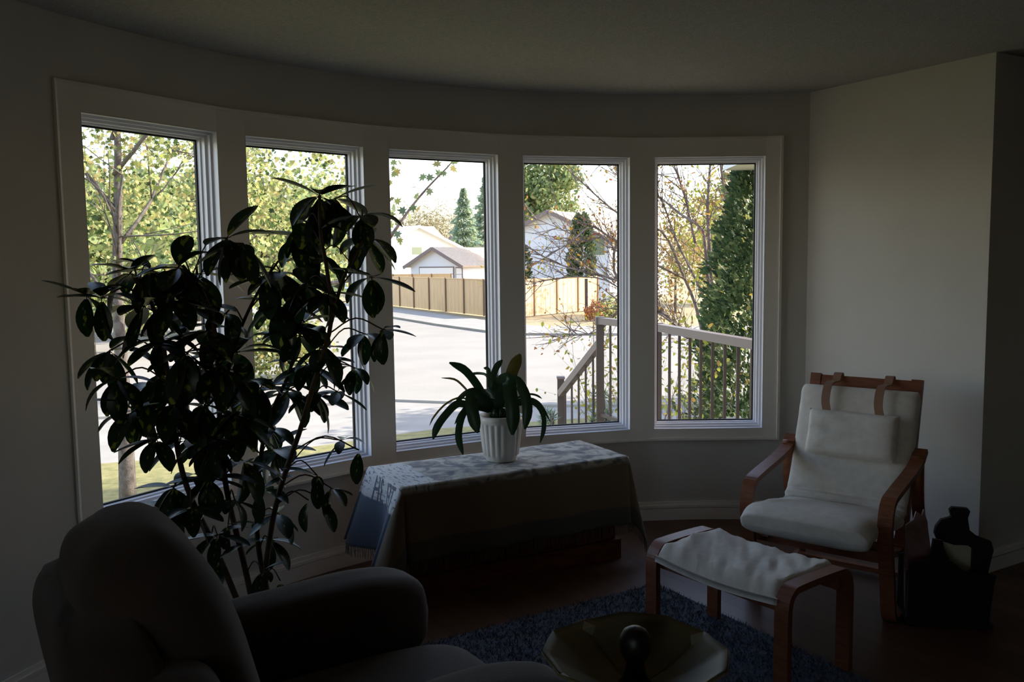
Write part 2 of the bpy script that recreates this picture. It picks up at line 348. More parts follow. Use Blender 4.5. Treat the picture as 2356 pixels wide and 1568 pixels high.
# windows: stepped vinyl frame, gasket, pane
PROF = [(0.002, 0.0), (0.002, 0.030), (0.012, 0.034), (0.012, 0.050), (0.0225, 0.056), (0.0225, 0.076), (0.029, 0.080), (0.030, 0.100), (0.030, 0.118)]
for i, (A, B, n, t) in enumerate(WIN):
    wdt = (B - A).length; c = (A + B) / 2
    def P(inset, d, sx, top):
        z = (ZTO - inset) if top else (ZSO + inset); q = c + t * sx * (wdt / 2 - inset) + n * d; return V((q.x, q.y, z))
    org = V((c.x, c.y, ZSO)); root = empty('window_%d' % (i + 1), org, None, None); root['kind'] = 'structure'
    mb = MB()
    for (ins, d) in PROF: mb.v += [P(ins, d, -1, 0), P(ins, d, 1, 0), P(ins, d, 1, 1), P(ins, d, -1, 1)]
    for k in range(len(PROF) - 1):
        for q in range(4): a = k * 4 + q; b = k * 4 + (q + 1) % 4; mb.f.append((a, b, b + 4, a + 4))
    mb.build('window_frame', M['vinyl'], root)
    mb = MB(); gp = [(0.0295, 0.1035), (0.0295, 0.100), (0.0365, 0.100), (0.0365, 0.112)]
    for (ins, d) in gp: mb.v += [P(ins, d, -1, 0), P(ins, d, 1, 0), P(ins, d, 1, 1), P(ins, d, -1, 1)]
    for k in range(len(gp) - 1):
        for q in range(4): a = k * 4 + q; b = k * 4 + (q + 1) % 4; mb.f.append((a, b, b + 4, a + 4))
    mb.build('gasket', M['gasket'], root)
    mb = MB(); mb.add([P(0.03, 0.108, -1, 0), P(0.03, 0.108, 1, 0), P(0.03, 0.108, 1, 1), P(0.03, 0.108, -1, 1)], [(0, 1, 2, 3)])
    mb.build('pane', M['glass'], root)

def wall(name, a, b, out, z0=-0.1, z1=2.44, th=0.15, mt=None):
    mb = MB(); vs = [a, b, b + out * th, a + out * th]; vs = [V((q.x, q.y, z)) for z in (z0, z1) for q in vs]
    mb.add(vs, [(0, 3, 2, 1), (4, 5, 6, 7), (0, 1, 5, 4), (1, 2, 6, 5), (2, 3, 7, 6), (3, 0, 4, 7)])
    return tag(mb.build(name, mt or M['wall']), kind='structure')
wall('wall_right', RC - wd * 0.1, RX, wn)
wall('wall_right_return', RX + wn * 0.15, RY, -wd)
wall('wall_right_far', RY, RZ, V((1, 0, 0)))
mb = MB(); X0, X1 = -2.3, -0.9   # unseen window opening added behind the camera as fill light
mb.abox(LEFT1.x, X0, -3.15, -3.0, -0.1, 2.44).abox(X1, RZ.x, -3.15, -3.0, -0.1, 2.44).abox(X0, X1, -3.15, -3.0, -0.1, 0.9).abox(X0, X1, -3.15, -3.0, 2.1, 2.44)
tag(mb.build('wall_back', M['wall']), kind='structure')
mb = MB().abox(X0, X1, -3.12, -3.02, 0.9, 0.95).abox(X0, X1, -3.12, -3.02, 2.05, 2.1).abox(X0, X0 + 0.05, -3.12, -3.02, 0.95, 2.05).abox(X1 - 0.05, X1, -3.12, -3.02, 0.95, 2.05)
b6 = empty('window_6', (X0, -3.0, 0.9), None, None); b6['kind'] = 'structure'; mb.build('window_frame', M['vinyl'], b6)
MB().add([(X0 + 0.05, -3.08, 0.95), (X1 - 0.05, -3.08, 0.95), (X1 - 0.05, -3.08, 2.05), (X0 + 0.05, -3.08, 2.05)], [(0, 1, 2, 3)]).build('pane', M['glass'], b6)
wall('wall_left', LEFT0, LEFT1, V((ldir.y, -ldir.x, 0)) if V((ldir.y, -ldir.x, 0)).x < 0 else V((-ldir.y, ldir.x, 0)))
poly = [arc(A_START + (A_END - A_START) * k / 48, RW + 0.1) for k in range(49)] + [LEFT1 + V((-0.1, 0, 0)), V((LEFT1.x - 0.1, -3.1, 0)), V((RZ.x + 0.1, -3.1, 0)), RY + V((0.1, 0.1, 0)), RX + wn * 0.1 - wd * 0.05 , RX + V((0.05, 0.02, 0)), RC + V((0.08, 0.05, 0))]
def plate(name, poly, z0, z1, mt):
    n = len(poly); vs = [V((p.x, p.y, z0)) for p in poly] + [V((p.x, p.y, z1)) for p in poly]
    fs = [tuple(range(n))[::-1], tuple(range(n, 2 * n))] + [(i, (i + 1) % n, (i + 1) % n + n, i + n) for i in range(n)]
    o = build(name, vs, fs, mt); return tag(o, kind='structure')
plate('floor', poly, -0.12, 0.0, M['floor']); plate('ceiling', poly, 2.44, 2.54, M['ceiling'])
# roof overhang outside
ov = [arc(A_START + (A_END - A_START) * k / 24, 3.2 + 0.55) for k in range(25)]
plate('roof', [*ov, LEFT1 + V((-0.8, 0, 0)), V((LEFT1.x - 0.8, -3.6, 0)), V((RZ.x + 0.6, -3.6, 0)), RY + V((0.6, 0.9, 0))], 2.56, 2.75, M['greyfascia'])
# baseboards
def base_arc():
    mb = MB()
    for z0, z1, d in ((0.0, 0.068, 0.016), (0.072, 0.088, 0.014), (0.088, 0.108, 0.008)):
        q = ring(z0, z1, RW - d, RW + 0.005, A_START + 0.2, A_END, 40); mb.add(q.v, q.f)
    return mb.build('baseboard_front', M['trim'])
tag(base_arc(), kind='structure')
for nm, a, b, out in (('baseboard_right', RC, RX - wn * 0, wn), ('baseboard_return', RX - wn * 0.014, RY, -wd), ('baseboard_left', LEFT0, LEFT1, V((ldir.y, -ldir.x, 0)))):
    mb = MB()
    if nm == 'baseboard_left' and out.x > 0: out = -out
    for z0, z1, d in ((0.0, 0.068, 0.016), (0.072, 0.088, 0.014), (0.088, 0.108, 0.008)):
        vs = [a - out * d, b - out * d, b + out * 0.004, a + out * 0.004]; vs = [V((q.x, q.y, z)) for z in (z0, z1) for q in vs]
        mb.add(vs, [(0, 3, 2, 1), (4, 5, 6, 7), (0, 1, 5, 4), (1, 2, 6, 5), (2, 3, 7, 6), (3, 0, 4, 7)])
    tag(mb.build(nm, M['trim']), kind='structure')
# ceiling light just outside the top of the frame: its warm glow reaches the ceiling in view
cl = on(1890, -150, 2.44)
root = empty('ceiling_light', (cl.x, cl.y, 2.44), 'small flush warm ceiling light glowing at the top edge above the armchair', 'light')
mb = MB().lathe((cl.x, cl.y, 2.44), [(0.001, -0.001), (0.15, -0.001), (0.15, -0.02), (0.13, -0.025), (0.001, -0.025)], 28); mb.build('base', M['brass'], root)
gm = bpy.data.materials.new('warm_lit_dome'); gm.use_nodes = True; b = gm.node_tree.nodes['Principled BSDF']
b.inputs['Base Color'].default_value = S(255, 220, 180); b.inputs['Emission Color'].default_value = (1, 0.48, 0.2, 1); b.inputs['Emission Strength'].default_value = 1.1
mb = MB().lathe((cl.x, cl.y, 2.415), [(0.128, 0), (0.12, -0.03), (0.09, -0.055), (0.04, -0.07), (0.001, -0.073)], 28); mb.build('lamp_shade', gm, root, True)

# ------------------------------------------------------------------ outdoors: ground, street
G = -1.35
tag(MB().abox(-160, 160, 5.5, 220, G - 0.5, G - 0.03).build('lawn_far', M['drygrass']), kind='structure')
def flat(name, pts, z0, z1, mt): return plate(name, [V((x, y, 0)) for x, y in pts], z0, z1, mt)
flat('lawn', [(-40, -4), (-3.6, -4), (-3.6, 3.0), (-1.0, 6.0), (2.0, 5.4), (8, 6.4), (30, 6), (30, 11), (8, 14.6), (1.2, 15.6), (-1.3, 14.8), (-3.2, 13.4), (-5.9, 12.5), (-12, 10.5), (-40, 9)], G - 0.3, G + 0.02, M['grass'])
flat('sidewalk_near', [(-40, 9), (-12, 10.5), (-5.9, 12.5), (-3.2, 13.4), (-1.3, 14.8), (1.2, 15.6), (8, 14.6), (30, 11), (30, 13.5), (9, 16.6), (3, 16.9), (0.43, 17.1), (-2.5, 18.0), (-6, 16.9), (-12, 15.2), (-40, 13)], G - 0.3, G + 0.01, M['concrete'])
flat('street', [(-60, 12), (-12, 15.2), (-6, 16.9), (-2.5, 18.05), (0.43, 17.15), (3, 16.95), (9, 16.65), (40, 12), (40, 27), (12, 32), (3.5, 33.3), (0.54, 33.8), (-1.08, 35.5), (-3.4, 39.6), (-6.2, 45.3), (-11, 55), (-22, 70), (-60, 90)], G - 0.3, G - 0.02, M['asphalt'])
flat('curb_near', [(-40, 12.85), (-12, 15.0), (-6, 16.7), (-2.5, 17.85), (0.43, 16.95), (3, 16.75), (9, 16.45), (30, 13.3), (30, 13.5), (9, 16.65), (3, 16.95), (0.43, 17.15), (-2.5, 18.05), (-6, 16.9), (-12, 15.2), (-40, 13.05)], G - 0.3, G + 0.06, M['concrete'])
far = [(40, 27), (12, 32), (3.5, 33.3), (0.54, 33.8), (-1.08, 35.5), (-3.4, 39.6), (-6.2, 45.3), (-11, 55), (-22, 70)]
far2 = [(40, 30.4), (12, 35.4), (4.2, 36.9), (1.6, 37.3), (0.7, 38.2), (-1.2, 41.6), (-3.6, 46.6), (-8.6, 56.6), (-19, 72)]
flat('sidewalk_far', far + far2[::-1], G - 0.3, G + 0.07, M['concrete'])

# ------------------------------------------------------------------ fences
def fence(name, p0, p1, npan, h, label, group=None, mt=M['fence'], pm=M['fencepost']):
    p0, p1 = V((*p0, G)), V((*p1, G)); root = empty(name, p0, label, 'fence', group)
    d = (p1 - p0); L = d.length / npan; d.normalize(); out = V((d.y, -d.x, 0))
    me = None
    for k in range(npan):
        a = p0 + d * (L * k); nb = 10; mb = MB()
        for j in range(nb):
            c = a + d * (L * (j + 0.5) / nb) + out * (0.012 * (j % 2)) + V((0, 0, h / 2)); mb.box(c, d * (L / nb / 2 - 0.004), out * 0.012, V((0, 0, h / 2 - 0.02)))
        mb.bar(a + V((0, 0, h)), a + d * L + V((0, 0, h)), 0.10, 0.045)
        mb.build('panel', mt, root)
    for k in range(npan + 1):
        a = p0 + d * (L * k); MB().bar(a + V((0, 0, 0)) + out * 0.05, a + out * 0.05 + V((0, 0, h + 0.04)), 0.07, 0.07, up=d).build('post', pm, root)
    return root
pL = (-9.6, 61.5); pC = (-0.25, 43.7)
fence('board_fence', pL, pC, 8, 1.92, 'shaded tan board fence left of the corner across the street')
fence('board_fence', (pC[0] + 0.15, pC[1]), (4.95, 50.3), 4, 1.92, 'sunlit yellow board fence with tree shadow below the blue-grey gable house')
fence('board_fence', (-13.5, 76), (-5.0, 73.2), 5, 1.85, 'far sunlit board fence showing above the shaded fence before the garage')
# utility box, post with rails, rust shrub at the street corner
b0 = V((3.6, 42.0, G)); root = empty('handrail_post', b0, 'dark wooden post with sloping rails beside the rust coloured shrub', 'post')
MB().bar(b0, b0 + V((0, 0, 1.98)), 0.13, 0.13, up=V((0, 1, 0))).build('post', M['darkwood'], root)
mb = MB().bar(b0 + V((-0.1, 0, 0.45)), b0 + V((1.0, 0.6, 0.95)), 0.07, 0.09).bar(b0 + V((0, 0, 0.1)), b0 + V((0.8, 0.5, 0.55)), 0.07, 0.09); mb.build('rail', M['darkwood'], root)
u0 = V((5.1, 46.2, G)); root = empty('utility_box', u0, 'white utility box raised on a thin post right of the far fence', 'box')
MB().bar(u0 + V((0.25, 0, 0)), u0 + V((0.25, 0, 1.4)), 0.07, 0.07, up=V((0, 1, 0))).build('post', M['siding'], root)
MB().box(u0 + V((0, 0, 0.95)), V((0.32, 0, 0)), V((0, 0.18, 0)), V((0, 0, 0.2))).build('cabinet', M['siding'], root)

# ------------------------------------------------------------------ houses
def house(name, apex, nrm, half, drop, length, wallm, roofm, label, ov=0.5, fascia=M['greyfascia'], door=None, wins=()):
    nrm = V((*nrm, 0)).normalized(); lat = V((-nrm.y, nrm.x, 0)); apex = V(apex); 
    if lat.x < 0: lat = -lat
    base = V((apex.x, apex.y, G)); root = empty(name, base, label, 'house'); bk = -nrm
    ze = apex.z - drop; u = V((0, 0, 1)); k = drop / half
    a0 = apex - u * 0.14; vs = []
    for q in (0.0, length):
        o = base + bk * q; vs += [o - lat * (half - ov), o + lat * (half - ov), V((o.x, o.y, 0)) + lat * (half - ov) + u * (ze + k * ov - 0.14), V((o.x, o.y, a0.z)), V((o.x, o.y, 0)) - lat * (half - ov) + u * (ze + k * ov - 0.14)]
    build('wall', vs, [(0, 1, 2, 3, 4), (9, 8, 7, 6, 5), (1, 6, 7, 2), (5, 0, 4, 9)], wallm, root)
    for s in (-1, 1):
        p = apex + nrm * ov; e = p + lat * s * half - u * drop; q = bk * (length + 2 * ov); nn = (e - p).cross(q).normalized(); 
        if nn.z < 0: nn = -nn
        vs = [p, e, e + q, p + q]; vs = vs + [v - nn * 0.13 for v in vs]
        build('roof', vs, [(0, 1, 2, 3), (4, 7, 6, 5), (0, 4, 5, 1), (1, 5, 6, 2), (2, 6, 7, 3), (3, 7, 4, 0)], roofm, root)
        MB().bar(p - u * 0.12 + nrm * 0.03, e - u * 0.12 + nrm * 0.03, 0.05, 0.3).build('fascia', fascia, root)
    if door:
        for (x0, x1, z1, mt) in door:
            c = base + nrm * 0.03; fr = MB().box(c + lat * (x0 + x1) / 2 + u * (z1 / 2), lat * ((x1 - x0) / 2 + 0.09), nrm * 0.03, u * (z1 / 2 + 0.09)).build('door_frame', M['greyfascia'], root)
            mb = MB(); nk = 4
            for j in range(nk): mb.box(c + nrm * 0.04 + lat * (x0 + x1) / 2 + u * (z1 * (j + 0.5) / nk), lat * ((x1 - x0) / 2), nrm * 0.02, u * (z1 / nk / 2 - 0.02))
            mb.build('door', mt, root)
    for (x, z, w_, h_) in wins:
        c = base + nrm * 0.03 + lat * x + u * z; f = MB().box(c, lat * (w_ / 2 + 0.06), nrm * 0.03, u * (h_ / 2 + 0.06)).build('window', M['siding'], root)
        MB().box(c + nrm * 0.035, lat * w_ / 2, nrm * 0.01, u * h_ / 2).build('pane', M['windowdark'], f)
    return root
house('garage', at(1001, 568, 80), (-0.52, -0.85), 3.35, 1.75, 9, M['bluesiding'], M['tanroof'], 'pale blue-grey garage with brown gable and wide door behind the fence',
      door=[(-1.75, 2.0, 2.35, M['siding']), (2.35, 2.95, 2.3, M['siding'])])
house('gable_house', at(959, 518, 100), (0.62, -0.78), 8.0, 3.3, 10, M['siding'], M['siding'], 'large white house with a broad sunlit gable behind the garage', fascia=M['siding'], wins=[(-0.1, 4.15, 1.35, 0.85)])
house('blue_house', at(1267, 483, 62), (-0.45, -0.89), 4.9, 2.25, 14, M['bluesiding'], M['tanroof'], 'blue-grey house with shaded gable rising behind the sunlit fence', wins=[(3.6, 3.9, 0.9, 1.4)])
house('tan_roof_house', at(1045, 541, 125), (-0.95, -0.3), 4.5, 1.7, 26, M['siding'], M['tanroof'], 'low house with a long tan roof beyond the garage')
house('tan_roof_house', at(902, 520, 130), (-0.9, -0.4), 5, 2.0, 6, M['siding'], M['tanroof'], 'far house with reddish tan roof left of the white gable house')

# ------------------------------------------------------------------ foliage
MAPLE = [(0, -0.1), (0.28, -0.28), (0.22, -0.05), (0.55, 0.02), (0.3, 0.22), (0.42, 0.55), (0.15, 0.42), (0, 0.85), (-0.15, 0.42), (-0.42, 0.55), (-0.3, 0.22), (-0.55, 0.02), (-0.22, -0.05), (-0.28, -0.28)]
OVAL = [(0, 0), (0.24, 0.3), (0.2, 0.65), (0, 1), (-0.2, 0.65), (-0.24, 0.3)]
SPRAY = [(0, 0), (0.12, 0.2), (0.28, 0.35), (0.16, 0.5), (0.2, 0.8), (0, 1.0), (-0.2, 0.75), (-0.14, 0.5), (-0.3, 0.3), (-0.1, 0.2)]
NEED = [(0, 0), (0.05, 0.3), (0, 1), (-0.05, 0.3)]
def leaf_into(vs, fs, p, size, shape, d=None, flat_=0.0):
    if d is None: d = V((random.gauss(0, 1), random.gauss(0, 1), random.gauss(0, 1) - flat_)).normalized()
    x = d.cross(V((random.gauss(0, 1), random.gauss(0, 1), random.gauss(0, 1)))).normalized()
    b = len(vs)
    for (q, r) in shape: vs.append(p + (x * q + d * r) * size)
    fs.append(tuple(range(b, b + len(shape))))
def grow(p, d, length, rad, depth, out, tips, spread=0.5, up=0.15, nseg=4, kids=3, bias=V((0, 0, 0)), shrink=0.68):
    pts = [p.copy()]; rs = [rad]; q = p.copy(); dd = d.normalized()
    for i in range(nseg):
        dd = (dd + V((random.gauss(0, 0.13), random.gauss(0, 0.13), random.gauss(0, 0.1) + up * 0.3)) + bias * 0.12).normalized()
        q = q + dd * length / nseg; pts.append(q.copy()); rs.append(rad * (1 - 0.55 * (i + 1) / nseg))
    out.append((pts, rs, depth))
    if depth == 0: tips += pts[1:]; return
    if depth == 1: tips += pts[2:]
    for k in range(kids):
        i = random.randint(1, nseg); b = pts[i]
        nd = (dd + V((random.gauss(0, spread), random.gauss(0, spread), random.gauss(0, spread) + up)) + bias).normalized()
        grow(b, nd, length * shrink * random.uniform(0.75, 1.15), rs[i] * 0.62, depth - 1, out, tips, spread, up, nseg, kids, bias, shrink)
def tree_obj(name, base, label, cat, out, leaves, leafm, barkm, group=None, sides=5):
    root = empty(name, base, label, cat, group); mb = MB(); mb2 = MB()
    for pts, rs, dp in out:
        (mb if dp >= 4 or dp == out[0][2] else mb2).tube(pts, rs, sides if dp > 1 else 3)
    mb.build('trunk', barkm, root, True)
    if mb2.v: mb2.build('branches', barkm, root, True)
    if leaves: tag(build('foliage', leaves[0], leaves[1], leafm, root), kind='stuff')
    return root

# maples to the left
def maple(base, hgt, crown, rad, n, size, label, seed, trunk_r=0.11, low=0.0, keep=lambda p: True):
    random.seed(seed); out = []; tips = []
    base = V(base); c = V(crown)
    out.append((spline([base, base + V((0.02, 0, 1.2)), base + V((0.0, 0.03, 2.6)), base + V((0.08, 0.05, 4.2)), base + V((0.1, 0, 5.6))], 12), [trunk_r * (1 - 0.06 * i) for i in range(13)], 4))
    out[-1] = (out[-1][0], [trunk_r * (1 - 0.068 * i) for i in range(13)], 4)
    for k in range(9):
        q = base + V((0.03, 0.02, 1.9 + 0.4 * k)); a = k * 2.4; grow(q, V((math.cos(a), math.sin(a), 0.9)), hgt * 0.5, trunk_r * 0.26, 2, out, tips, 0.5, 0.2, 4, 4, V((0, 0, 0)), 0.6)
    vs, fs = [], []; cl = []
    for k in range(150):
        a = V((random.gauss(0, 1), random.gauss(0, 1), random.gauss(0, 1))).normalized() * random.random() ** 0.4
        cl.append(c + V((a.x * rad[0], a.y * rad[1], a.z * rad[2])))
    k = 0
    while k < n:
        q = random.choice(cl); p = q + V((random.gauss(0, 0.2), random.gauss(0, 0.2), random.gauss(0, 0.13)))
        if not keep(p): k += 0.2; continue
        leaf_into(vs, fs, p, size * random.uniform(0.7, 1.2), MAPLE, flat_=0.7); k += 1
    return tree_obj('maple_tree', base, label, 'tree', out, (vs, fs), M['maple'], M['bark'])
mt1 = on(296, 1180, G); 
mroot = maple((mt1.x, mt1.y, G), 3.0, (-5.3, 11.6, 3.1), (2.5, 2.4, 2.5), 10500, 0.066, 'near maple with pale grey trunk and yellow-green leaves outside the leftmost window', 11, 0.105,
      keep=lambda p: p.x < -0.13 * p.y - 0.6 and p.y > 8)
maple((-6.2, 19.5, G), 3.4, (-5.2, 18.5, 3.0), (2.6, 2.4, 2.7), 7500, 0.088, 'second maple with spreading branches outside the second window', 12, 0.14, keep=lambda p: p.x < -0.155 * p.y)
# the leafy branch reaching into the third window
def branch_thing(root):
    Y = 7.5; path = spline([V((mt1.x + 0.03, mt1.y, 1.2)), V((-3.2, 9.2, 1.25)), at(830, 640, 7.9), at(900, 542, Y), at(945, 478, Y), at(985, 430, Y), at(1035, 378, Y), at(1060, 340, Y)], 36)
    mb = MB().tube(path, [0.024 * (1 - 0.0245 * i) for i in range(37)], 5); mb.build('branch', M['whitebark'], root, True)
    random.seed(5); vs, fs = [], []
    for (u, v) in ((905, 380), (912, 392), (920, 372), (903, 400), (899, 420), (902, 455), (898, 470), (905, 478), (912, 465), (900, 490), (985, 408), (975, 404), (1004, 380), (1012, 402), (1030, 380), (1046, 375), (990, 437), (955, 430), (958, 448), (978, 460), (950, 475), (962, 478), (930, 485), (943, 495), (925, 510), (915, 535), (920, 550), (1040, 385), (1022, 396), (915, 508), (901, 515), (908, 386), (903, 372)):
        leaf_into(vs, fs, at(u, v, Y + random.uniform(-0.1, 0.1)), random.uniform(0.055, 0.085), MAPLE, flat_=0.8)
    tag(build('foliage', vs, fs, M['greyleaf'], root), kind='stuff')
branch_thing(mroot)
# low bright shrub outside window two and grey-green background trees on the left
def blob_tree(name, base, crown, rad, n, size, mt, label, seed, shape=OVAL, trunk=0.12, group=None, barkm=None, gauss=0.35, ncl=80, cat='tree'):
    random.seed(seed); base = V(base); c = V(crown); out = [([base, (base + c) / 2, c], [trunk, trunk * 0.8, trunk * 0.3], 1)]
    for k in range(7):
        q = c + V((random.uniform(-1, 1) * rad[0], random.uniform(-1, 1) * rad[1], random.uniform(-0.6, 0.9) * rad[2])) * 0.75
        out.append(([(base * 0.4 + c * 0.6), q], [trunk * 0.45, trunk * 0.1], 0))
    vs, fs = [], []; cl = []
    for k in range(ncl):
        a = V((random.gauss(0, 1), random.gauss(0, 1), random.gauss(0, 1))).normalized() * random.random() ** 0.33
        cl.append(c + V((a.x * rad[0], a.y * rad[1], a.z * rad[2])))
    g = gauss * sum(rad) / 3
    for k in range(n):
        q = random.choice(cl); leaf_into(vs, fs, q + V((random.gauss(0, g), random.gauss(0, g), random.gauss(0, g))), size * random.uniform(0.6, 1.3), shape)
    return tree_obj(name, base, label, cat, out, (vs, fs), mt, barkm or M['bark'], group)
p = at(650, 760, 22); blob_tree('leafy_shrub', (p.x, p.y, G), (p.x, p.y, -0.5), (1.1, 1.0, 0.8), 2200, 0.12, M['maple'], 'low bright yellow-green bush behind the potted plant in the second window', 21, MAPLE, 0.05, gauss=0.2, cat='shrub')
for k, (u, Y, zc, r, lab) in enumerate(((330, 36, 2.2, 3.4, 'grey-green tree far behind the leftmost window, left one'), (450, 45, 3.0, 3.6, 'grey-green tree far behind the pier between the first two windows'), (640, 37, 2.6, 3.2, 'grey-green tree far behind the second window, centre'), (770, 66, 4.2, 4.0, 'grey-green tree far behind the right edge of the second window'), (190, 28, 2.2, 3.2, 'grey-green tree at the far left edge of the leftmost window'))):
    p = at(u, 600, Y); blob_tree('spreading_tree', (p.x, p.y, G), (p.x, p.y, zc), (r, r, r * 0.75), 5000, 0.42, M['poplar'], lab, 30 + k, OVAL, 0.3, group='grey-green trees far behind the left windows', gauss=0.16)

def spruce(base, h, r, n, label, seed, size=0.5, mt=None):
    random.seed(seed); base = V(base); vs, fs = [], []; out = [([base, base + V((0, 0, h * 0.98))], [0.22, 0.03], 1)]
    for k in range(n):
        t = random.random() ** 0.75; z = h * (0.06 + 0.94 * t); lay = 0.75 + 0.25 * math.cos(z * 5.2); rr = r * (1 - t) ** 0.9 * lay + 0.03
        a = random.uniform(0, 2 * math.pi); q = rr * math.sqrt(random.uniform(0.15, 1)); p = base + V((q * math.cos(a), q * math.sin(a), z - q * 0.28))
        leaf_into(vs, fs, p, size * (1 - 0.65 * t) * random.uniform(0.5, 1.2), SPRAY, V((math.cos(a), math.sin(a), -0.35 + random.gauss(0, 0.35))).normalized())
    return tree_obj('spruce_tree', base, label, 'tree', out, (vs, fs), mt or M['spruce'], M['bark'])
p = at(1068, 560, 115); spruce((p.x, p.y, G), 12.4, 3.6, 5500, 'conical blue-green spruce rising beyond the garage roof', 41, 0.9)
p = at(1122, 560, 124); spruce((p.x, p.y, G), 15.5, 4.2, 5500, 'taller spruce cut by the right edge of the middle window', 42, 0.95)
p = at(990, 520, 150); blob_tree('bare_tree', (p.x, p.y, G), (p.x, p.y, 6.0), (6.0, 5, 3.8), 9000, 0.9, M['haze'], 'pale nearly bare round tree beyond the white gable house', 43, NEED, 0.3)
p = at(1095, 540, 142); blob_tree('mauve_shrub', (p.x, p.y, G), (p.x, p.y, 5.0), (3.4, 2, 1.6), 1500, 0.5, M['pink'], 'mauve leafed tree below the spruces behind the tan roof', 44, cat='tree')
p = at(1245, 430, 82); blob_tree('poplar_tree', (p.x, p.y, G), (p.x, p.y, 8.6), (3.4, 3.2, 4.6), 9000, 0.45, M['poplar'], 'big green tree behind the blue-grey gable house', 45, OVAL, 0.35, gauss=0.13)
def cedar(base, h, r, n, label, seed, size, mt, pw=0.8, rmin=0.0):
    random.seed(seed); base = V(base); vs, fs = [], []; out = [([base, base + V((0, 0, h * 0.9))], [r * 0.09, 0.02], 1)]
    for k in range(n):
        t = random.random() ** 1.1; z = h * t; rr = max(rmin, r * (1 - t) ** pw) * (0.86 + 0.28 * noise.noise(V((z * 1.7, seed, k % 7))))
        a = random.uniform(0, 2 * math.pi); q = rr * random.uniform(0.35, 1) ** 0.5
        b = 1 + 0.42 * noise.noise(V((math.cos(a) * 2.2, math.sin(a) * 2.2, z * 2.4))) + 0.2 * noise.noise(V((math.cos(a) * 6, math.sin(a) * 6, z * 6)))
        if noise.noise(V((q * math.cos(a) * 3.2, q * math.sin(a) * 3.2, z * 3.2))) < -0.28: continue
        leaf_into(vs, fs, base + V((q * b * math.cos(a), q * b * math.sin(a), z)), size * random.uniform(0.6, 1.3), SPRAY, V((math.cos(a) * 0.7, math.sin(a) * 0.7, random.uniform(0.0, 1.1))).normalized())
    return tree_obj('cedar_tree', base, label, 'tree', out, (vs, fs), mt, M['bark'])
p = at(1338, 640, 53); cedar((p.x, p.y, G), 5.5, 0.95, 3200, 'narrow dark cedar standing before the blue-grey house behind the fence', 46, 0.32, M['thuja'], 0.35)
p = at(1203, 640, 52); cedar((p.x, p.y, G), 3.6, 0.8, 1200, 'small cedar at the left edge of the fourth window behind the fence', 47, 0.3, M['thuja'], 0.5)
cedar((3.08, 10.7, G), 4.35, 1.12, 22000, 'large dense dark green cedar just outside the rightmost window behind the railing', 48, 0.085, M['thuja'], 0.5)
cedar((3.75, 12.8, G), 6.6, 1.2, 7000, 'taller lighter cedar tucked behind the large cedar at the right window edge', 49, 0.11, M['poplar'], 0.6)
